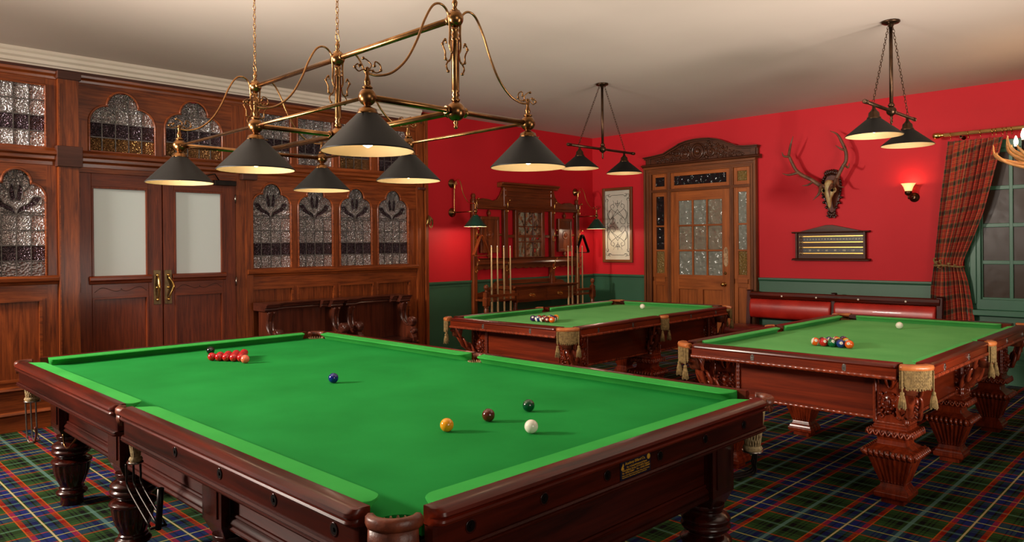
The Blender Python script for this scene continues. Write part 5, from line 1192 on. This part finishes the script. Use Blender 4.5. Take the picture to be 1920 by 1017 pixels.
# ------------------------------------------------------------------ wall sconce
T = thing('wall_sconce', 'lit wall sconce with flared amber glass shade on the red wall', 'wall sconce', (1.155, YW, 0))
k = MB(); k.lathe([(.055, 0), (.055, .008), (.044, .014), (.04, .02), (.022, .026), (.018, .04)], (-.03, 0, 2.065), 20, (0, 1, 0)); k.tube(cat_([(-.03, .03, 2.065), (-.01, .07, 2.06), (.0, .11, 2.05), (.0, .12, 2.07), (0, .12, 2.12)], 5), .008, 8); k.build('bracket', bronze, T)
k = MB(); k.lathe([(.008, 2.08), (.02, 2.085), (.036, 2.10), (.04, 2.12), (.038, 2.135)], (0, .12, 0), 18); k.build('cup', bronze, T)
k = MB(); k.lathe([(.036, 2.135), (.04, 2.15), (.052, 2.185), (.07, 2.215), (.078, 2.222)], (0, .12, 0), 24, cap=False); k.lathe([(.033, 2.137), (.037, 2.152), (.049, 2.187), (.067, 2.217), (.078, 2.222)], (0, .12, 0), 24, cap=False); k.build('glass_shade', g_shade, T)
k = MB(); k.ball((0, .12, 2.17), .02, 12); k.build('light_bulb', lamp_e, T)
bulb('lamp_sconce', (1.155, YW+.12, 2.225), 1.8, .02, (1, .6, .3))
# ------------------------------------------------------------------ red leather bench
T = thing('leather_bench', 'long red leather bench with dark wood back rail along the right wall', 'bench', (-.045, YW+.12, 0))
ben_z = wood('bench_wood', srgb(36, 9, 4), srgb(92, 28, 12), 2, .5, .0)
k = MB(); k.m = 0
k.prism([(.06, .82), (.09, .82), (.12, .835), (.13, .87), (.12, .905), (.09, .915), (.06, .905)], 'x', .855, 3.10)
k.m = 1
for x, w_ in ((3.115, .03), (.86, .03), (2.02, .022)):
    R = []
    for y_, z, d in ((.09, .0, .05), (.11, .30, .05), (.10, .45, .045), (.09, .60, .04), (.07, .80, .04), (.05, .925, .045), (.08, .935, .05)): R.append([(x-w_, y_-d*.5, z), (x+w_, y_-d*.5, z), (x+w_, y_+d*1.2, z), (x-w_, y_+d*1.2, z)])
    k.rings(R if w_ > .025 else R[3:], False, True)
k.m = 0; k.box(.86, 3.13, .1, .64, .31, .38)
for x in (3.05, .92, 2.02): k.box(x-.03, x+.03, .56, .62, 0, .32)
for x in (3.05, .92): k.box(x-.025, x+.025, .09, .6, .1, .14)
k.build('frame', [mah_x, ben_z], T, .004)
def cushion(x0, x1, prof, mt, name, nx=20, tuft=0):
    k = MB(); R = []
    for i in range(nx+1):
        t = i/nx; e = min(t, 1-t)*(x1-x0); s = min(1, e/.05); s = math.sqrt(max(0, 1-(1-s)**2)); cy = sum(p[0] for p in prof)/len(prof); cz = sum(p[1] for p in prof)/len(prof)
        R.append([(x0+(x1-x0)*(.5-.5*math.cos(t*PI)), cy+(a-cy)*(.55+.45*s), cz+(b-cz)*(.88+.12*s)) for a, b in prof])
    k.rings(R, True, True); o = k.build(name, mt, T); return o
bp_ = [(.075, .58), (.12, .575), (.15, .60), (.165, .66), (.165, .73), (.15, .80), (.12, .822), (.07, .825)]
cushion(2.04, 3.09, bp_, leather_r, 'back_cushion'); cushion(.89, 2.0, bp_, leather_r, 'back_cushion')
sp_ = [(.08, .38), (.10, .46), (.2, .495), (.45, .505), (.6, .495), (.655, .465), (.655, .41), (.63, .375)]
cushion(2.0, 3.21, sp_, seat_r, 'seat_cushion'); cushion(.85, 1.99, sp_, seat_r, 'seat_cushion')
k = MB()
for x in (2.66, 2.22, 1.72, 1.20): k.ball((x, .128, .868), .012, 12, sz=(1, .5, 1))
k.build('ivory_dots', ivory, T)
k = MB(); x = .9
while x < 3.08: k.ball((x, .118, .822), .006, 6); x += .052
k.build('upholstery_nails', brass_d, T)
# ------------------------------------------------------------------ two carved settles against the screen
def settle(y0, y1, label):
    T = thing('carved_settle', label, 'settle', (XW, 0, 0)); k = MB(); k.m = 1
    k.box(-.14, -.10, y1+.05, y0-.05, .2, .89)
    k.m = 0; k.box(-.52, -.12, y1+.03, y0-.03, .44, .47); k.box(-.48, -.46, y1+.05, y0-.05, .30, .44)
    k.build('back_and_seat', [set_h, set_v], T, .004)
    k = MB(); pf = [(-.08, .885), (-.20, .885), (-.215, .90), (-.21, .915), (-.235, .925), (-.24, .945), (-.255, .95), (-.26, .965), (-.08, .968)]
    k.prism(pf, 'y', y1+.15, y0-.15)
    p2 = [(a-.13 if a < -.1 else a, z+.002) for a, z in pf]
    for c in (y0-.075, y1+.075): k.prism(p2, 'y', c-.075, c+.075)
    p3 = [(a-.06 if a < -.1 else a, z+.001) for a, z in pf]
    for c in (y0-.19, y1+.19): k.prism(p3, 'y', c-.04, c+.04)
    k.build('cornice', set_h, T, .003)
    for y in (y0-.075, y1+.075):
        k = MB()
        P_ = [(-.10, .0), (-.50, .0), (-.50, .40), (-.53, .44), (-.53, .48), (-.50, .52), (-.515, .56), (-.50, .60), (-.47, .62), (-.42, .615), (-.36, .64), (-.31, .70), (-.30, .78), (-.32, .84), (-.34, .885), (-.10, .885)]
        k.prism(P_, 'y', y-.028, y+.028); en = k.build('end_panel', set_v, T, .006); k = MB()
        for s in (1, -1):
            yy = y+s*.028
            k.tube(cat_([(-.345, yy, .88), (-.315, yy, .82), (-.305, yy, .74), (-.34, yy, .66), (-.40, yy, .625), (-.445, yy, .63)], 6), .013, 8); k.tube(cat_([(-.315, yy, .87), (-.285, yy, .80), (-.28, yy, .74), (-.31, yy, .67)], 6), .008, 7)
            k.scroll((-.47, yy, .66), (-1, 0, 0), (0, 0, 1), .05, 1.6, .014, 1.2, 1)
            k.scroll((-.50, yy, .55), (-1, 0, 0), (0, 0, 1), .028, 1.2, .010, 1.2, 1)
        k.lathe([(.048, -.038), (.055, -.03), (.055, .03), (.048, .038)], (-.47, y, .665), 18, (0, 1, 0)); k.lathe([(.016, -.045), (.02, -.038), (.02, .038), (.016, .045)], (-.47, y, .665), 12, (0, 1, 0)); k.lathe([(.03, -.03), (.03, .03)], (-.505, y, .555), 14, (0, 1, 0))
        k.build('scroll_carving', set_h, en)
settle(-1.50, -2.42, 'left of two dark carved oak settles with scrolled ends below the leaded windows')
settle(-2.46, -3.35, 'right of two dark carved oak settles with scrolled ends, nearer the red wall')
# ------------------------------------------------------------------ curtain, pole, rings
brass_o = noisy('aged_brass', srgb(170, 130, 70), srgb(206, 164, 98), 10, .5, metal=.6)
T = thing('curtain_pole', 'brass curtain pole with ball end above the window', 'curtain pole', (0, YW+.14, 0))
k = MB(); k.cyl((-1.9, 0, 2.735), (.78, 0, 2.735), .021, 16); k.build('pole', brass_o, T)
k = MB(); k.lathe([(.020, 0), (.024, .01), (.016, .02), (.026, .03), (.034, .05), (.036, .08), (.030, .105), (.018, .115)], (.78, 0, 2.735), 18, (1, 0, 0)); k.build('finial', brass_l, T)
k = MB(); k.lathe([(.022, 0), (.022, .012), (.010, .02), (.010, .10), (.014, .12)], (.62, -.14, 2.70), 14, (0, 1, 0)); k.tube([(.62, -.02, 2.70), (.62, .0, 2.735)], .01, 8); k.build('pole_bracket', bronze, T)
rx = [.715, .545, .43, .32, .285, .225, .19, .145]
for x in rx:
    k = MB(); k.tube([(x+.004*math.sin(i*PI/6), .027*math.cos(i*PI/6), 2.727+.030*math.sin(i*PI/6)) for i in range(12)], .0032, 6, closed=True); k.tube([(x, 0, 2.70), (x, .0, 2.685)], .003, 6); k.ball((x, 0, 2.682), .006, 8); k.build('curtain_ring', brass_l, T)
cur = mat('tartan_curtain', None, .85); B(cur).inputs['Sheen Weight'].default_value = .2
uvn = N(cur, 'ShaderNodeUVMap'); sp = N(cur, 'ShaderNodeSeparateXYZ'); lk(cur, uvn.outputs[0], sp.inputs[0])
CR, CO, CG, CK, CC, CP = srgb(176, 20, 10), srgb(214, 78, 14), srgb(58, 66, 36), srgb(34, 30, 24), srgb(220, 176, 100), srgb(190, 60, 44)
S1 = [(0, CK, .25), (.12, CG, .1), (.24, CK, .3), (.32, CC, .4), (.35, CR, 0), (.5, CO, .2), (.54, CR, 0), (.72, CK, .2), (.75, CR, 0), (.86, CC, .35), (.89, CR, 0)]
r_, _ = tartan(cur, sp.outputs[0], sp.outputs[1], .15, .155, .02, .0, S1, S1); lk(cur, r_, B(cur).inputs['Base Color'])
Lc = [(2.66, .745), (2.34, .778), (1.987, .818), (1.57, .863), (1.30, .888), (1.03, .92), (.665, .934), (.03, .94)]
Rc = [(2.66, .225), (2.361, .291), (2.136, .341), (1.881, .406), (1.594, .508), (1.391, .586), (1.302, .612), (1.098, .562), (.866, .528), (.692, .509), (.03, .49)]
def itp(T_, z):
    for (a, x), (b, y) in zip(T_, T_[1:]):
        if b <= z <= a: return x+(y-x)*(a-z)/(a-b)
    return T_[-1][1] if z < T_[-1][0] else T_[0][1]
nu, nv = 220, 90; vs = []; uv = []
for j in range(nv+1):
    z = 2.66-(2.63)*j/nv; a, b = itp(Lc, z), itp(Rc, z); nar = (a-b)/.52
    for i in range(nu+1):
        t = i/nu; ph = t*2*PI*8+1.1*math.sin(z*1.1+t*5)+.5*math.sin(t*17); am = .030+.012*math.sin(t*9+2)-.012*max(0, 1-abs(z-1.3)/.2)
        sharp = math.sin(ph)+.3*math.sin(2*ph+.6)
        tt = t+.006*math.cos(ph)
        y = YW+.12+am*sharp*(.9 if z < 2.6 else .6)+.008*math.sin(7*z+t*12)
        vs.append((a+(b-a)*tt, y, z)); uv.append((t*1.45, z*1.0+.05*math.sin(t*6)*(1.3-z if z < 1.3 else 0)-.12*t*(abs(z-1.3) if z > 1.3 else 0)))
fs = [(j*(nu+1)+i, j*(nu+1)+i+1, (j+1)*(nu+1)+i+1, (j+1)*(nu+1)+i) for j in range(nv) for i in range(nu)]
me = bpy.data.meshes.new('curtain'); me.from_pydata(vs, [], fs); me.materials.append(cur); ul = me.uv_layers.new(name='UVMap')
for p in me.polygons:
    p.use_smooth = True
    for li in p.loop_indices: ul.data[li].uv = uv[me.loops[li].vertex_index]
CT = thing('curtain', 'long red and green tartan curtain tied back beside the window', 'curtain', (0, 0, 0))
co = bpy.data.objects.new('drape', me); COL.objects.link(co); co.parent = CT; sd = co.modifiers.new('thick', 'SOLIDIFY'); sd.thickness = .004
k = MB(); yb = YW+.175
k.tube(cat_([(.90, YW+.10, 1.285), (.87, yb, 1.28), (.78, yb+.01, 1.285), (.70, yb+.005, 1.275), (.62, yb, 1.27), (.60, YW+.11, 1.27)], 6), .010, 8)
for dx, dz, l in ((.84, .02, .06), (.86, .04, .05), (.80, .03, .05), (.77, -.01, .05), (.82, -.02, .04), (.72, .01, .05), (.66, .0, .05)):
    k.tube(cat_([(dx, yb+.01, 1.285), (dx+.01, yb+.025, 1.285+dz), (dx+.015, yb+.02, 1.285+dz*1.6+.01), (dx-.01, yb+.02, 1.285+dz*1.9)], 4), lerps([.005, .010, .004], 13), 6)
k.build('tieback', cord, CT)
# ------------------------------------------------------------------ antler chandelier, only its left arm in view
AC = thing('antler_chandelier', 'antler chandelier with a lit candle bulb, cut off by the right edge of the picture', 'chandelier', (-.60, -5.82, 0))
f_ = lambda a, z, o_=0: Vector((a*.7, a*.7+o_, z))
def arm(ang, seed):
    k = MB(); ca, sa = math.cos(ang), math.sin(ang); rd = Vector((ca, sa, 0)); w_ = Vector((-sa, ca, 0))
    for q, (r0, l, up_, tw) in enumerate(((.02, .67, .10, .03), (.02, .58, .10, -.04), (.015, .62, .02, .05))):
        P_ = cat_([rd*.05+Vector((0, 0, 2.16-.02*q)), rd*.25+w_*tw+Vector((0, 0, 2.20-.02*q)), rd*(l-.12)+w_*tw*2+Vector((0, 0, 2.275-.015*q)), rd*(l-.02)+w_*tw*2.2+Vector((0, 0, 2.34-.01*q)), rd*l+w_*tw*2+Vector((0, 0, 2.34+up_))], 6)
        k.tube(P_, lerps([r0, r0*.95, r0*.8, .003], len(P_)), 8)
    k.build('antler_branch', antl_l, AC)
    c = rd*.50+w_*.012+Vector((0, 0, 2.36)); k = MB(); k.cyl(c+Vector((0, 0, -.05)), c+Vector((0, 0, .05)), .012, 12); k.build('candle_socket', iron, AC)
    k = MB(); k.lathe([(.011, .05), (.012, .062), (.018, .08), (.019, .095), (.013, .12), (.003, .145)], c, 14); k.build('candle_bulb', lamp_e, AC); return c
e = math.atan2(-.0+.36, .42)
base = math.atan2(-5.457+5.82, -.236+.60)
for i in range(6):
    c = arm(base+i*PI/3, i)
    if i < 2 or i == 5: bulb('lamp_candle', Vector((-.60, -5.82, 0))+c+Vector((0, 0, .15)), 4, .02, (1, .6, .3))
k = MB(); k.lathe([(.05, 2.10), (.09, 2.14), (.06, 2.22), (.02, 2.26), (.012, 2.3), (.012, CH)], (0, 0, 0), 16); k.build('stem', iron, AC)
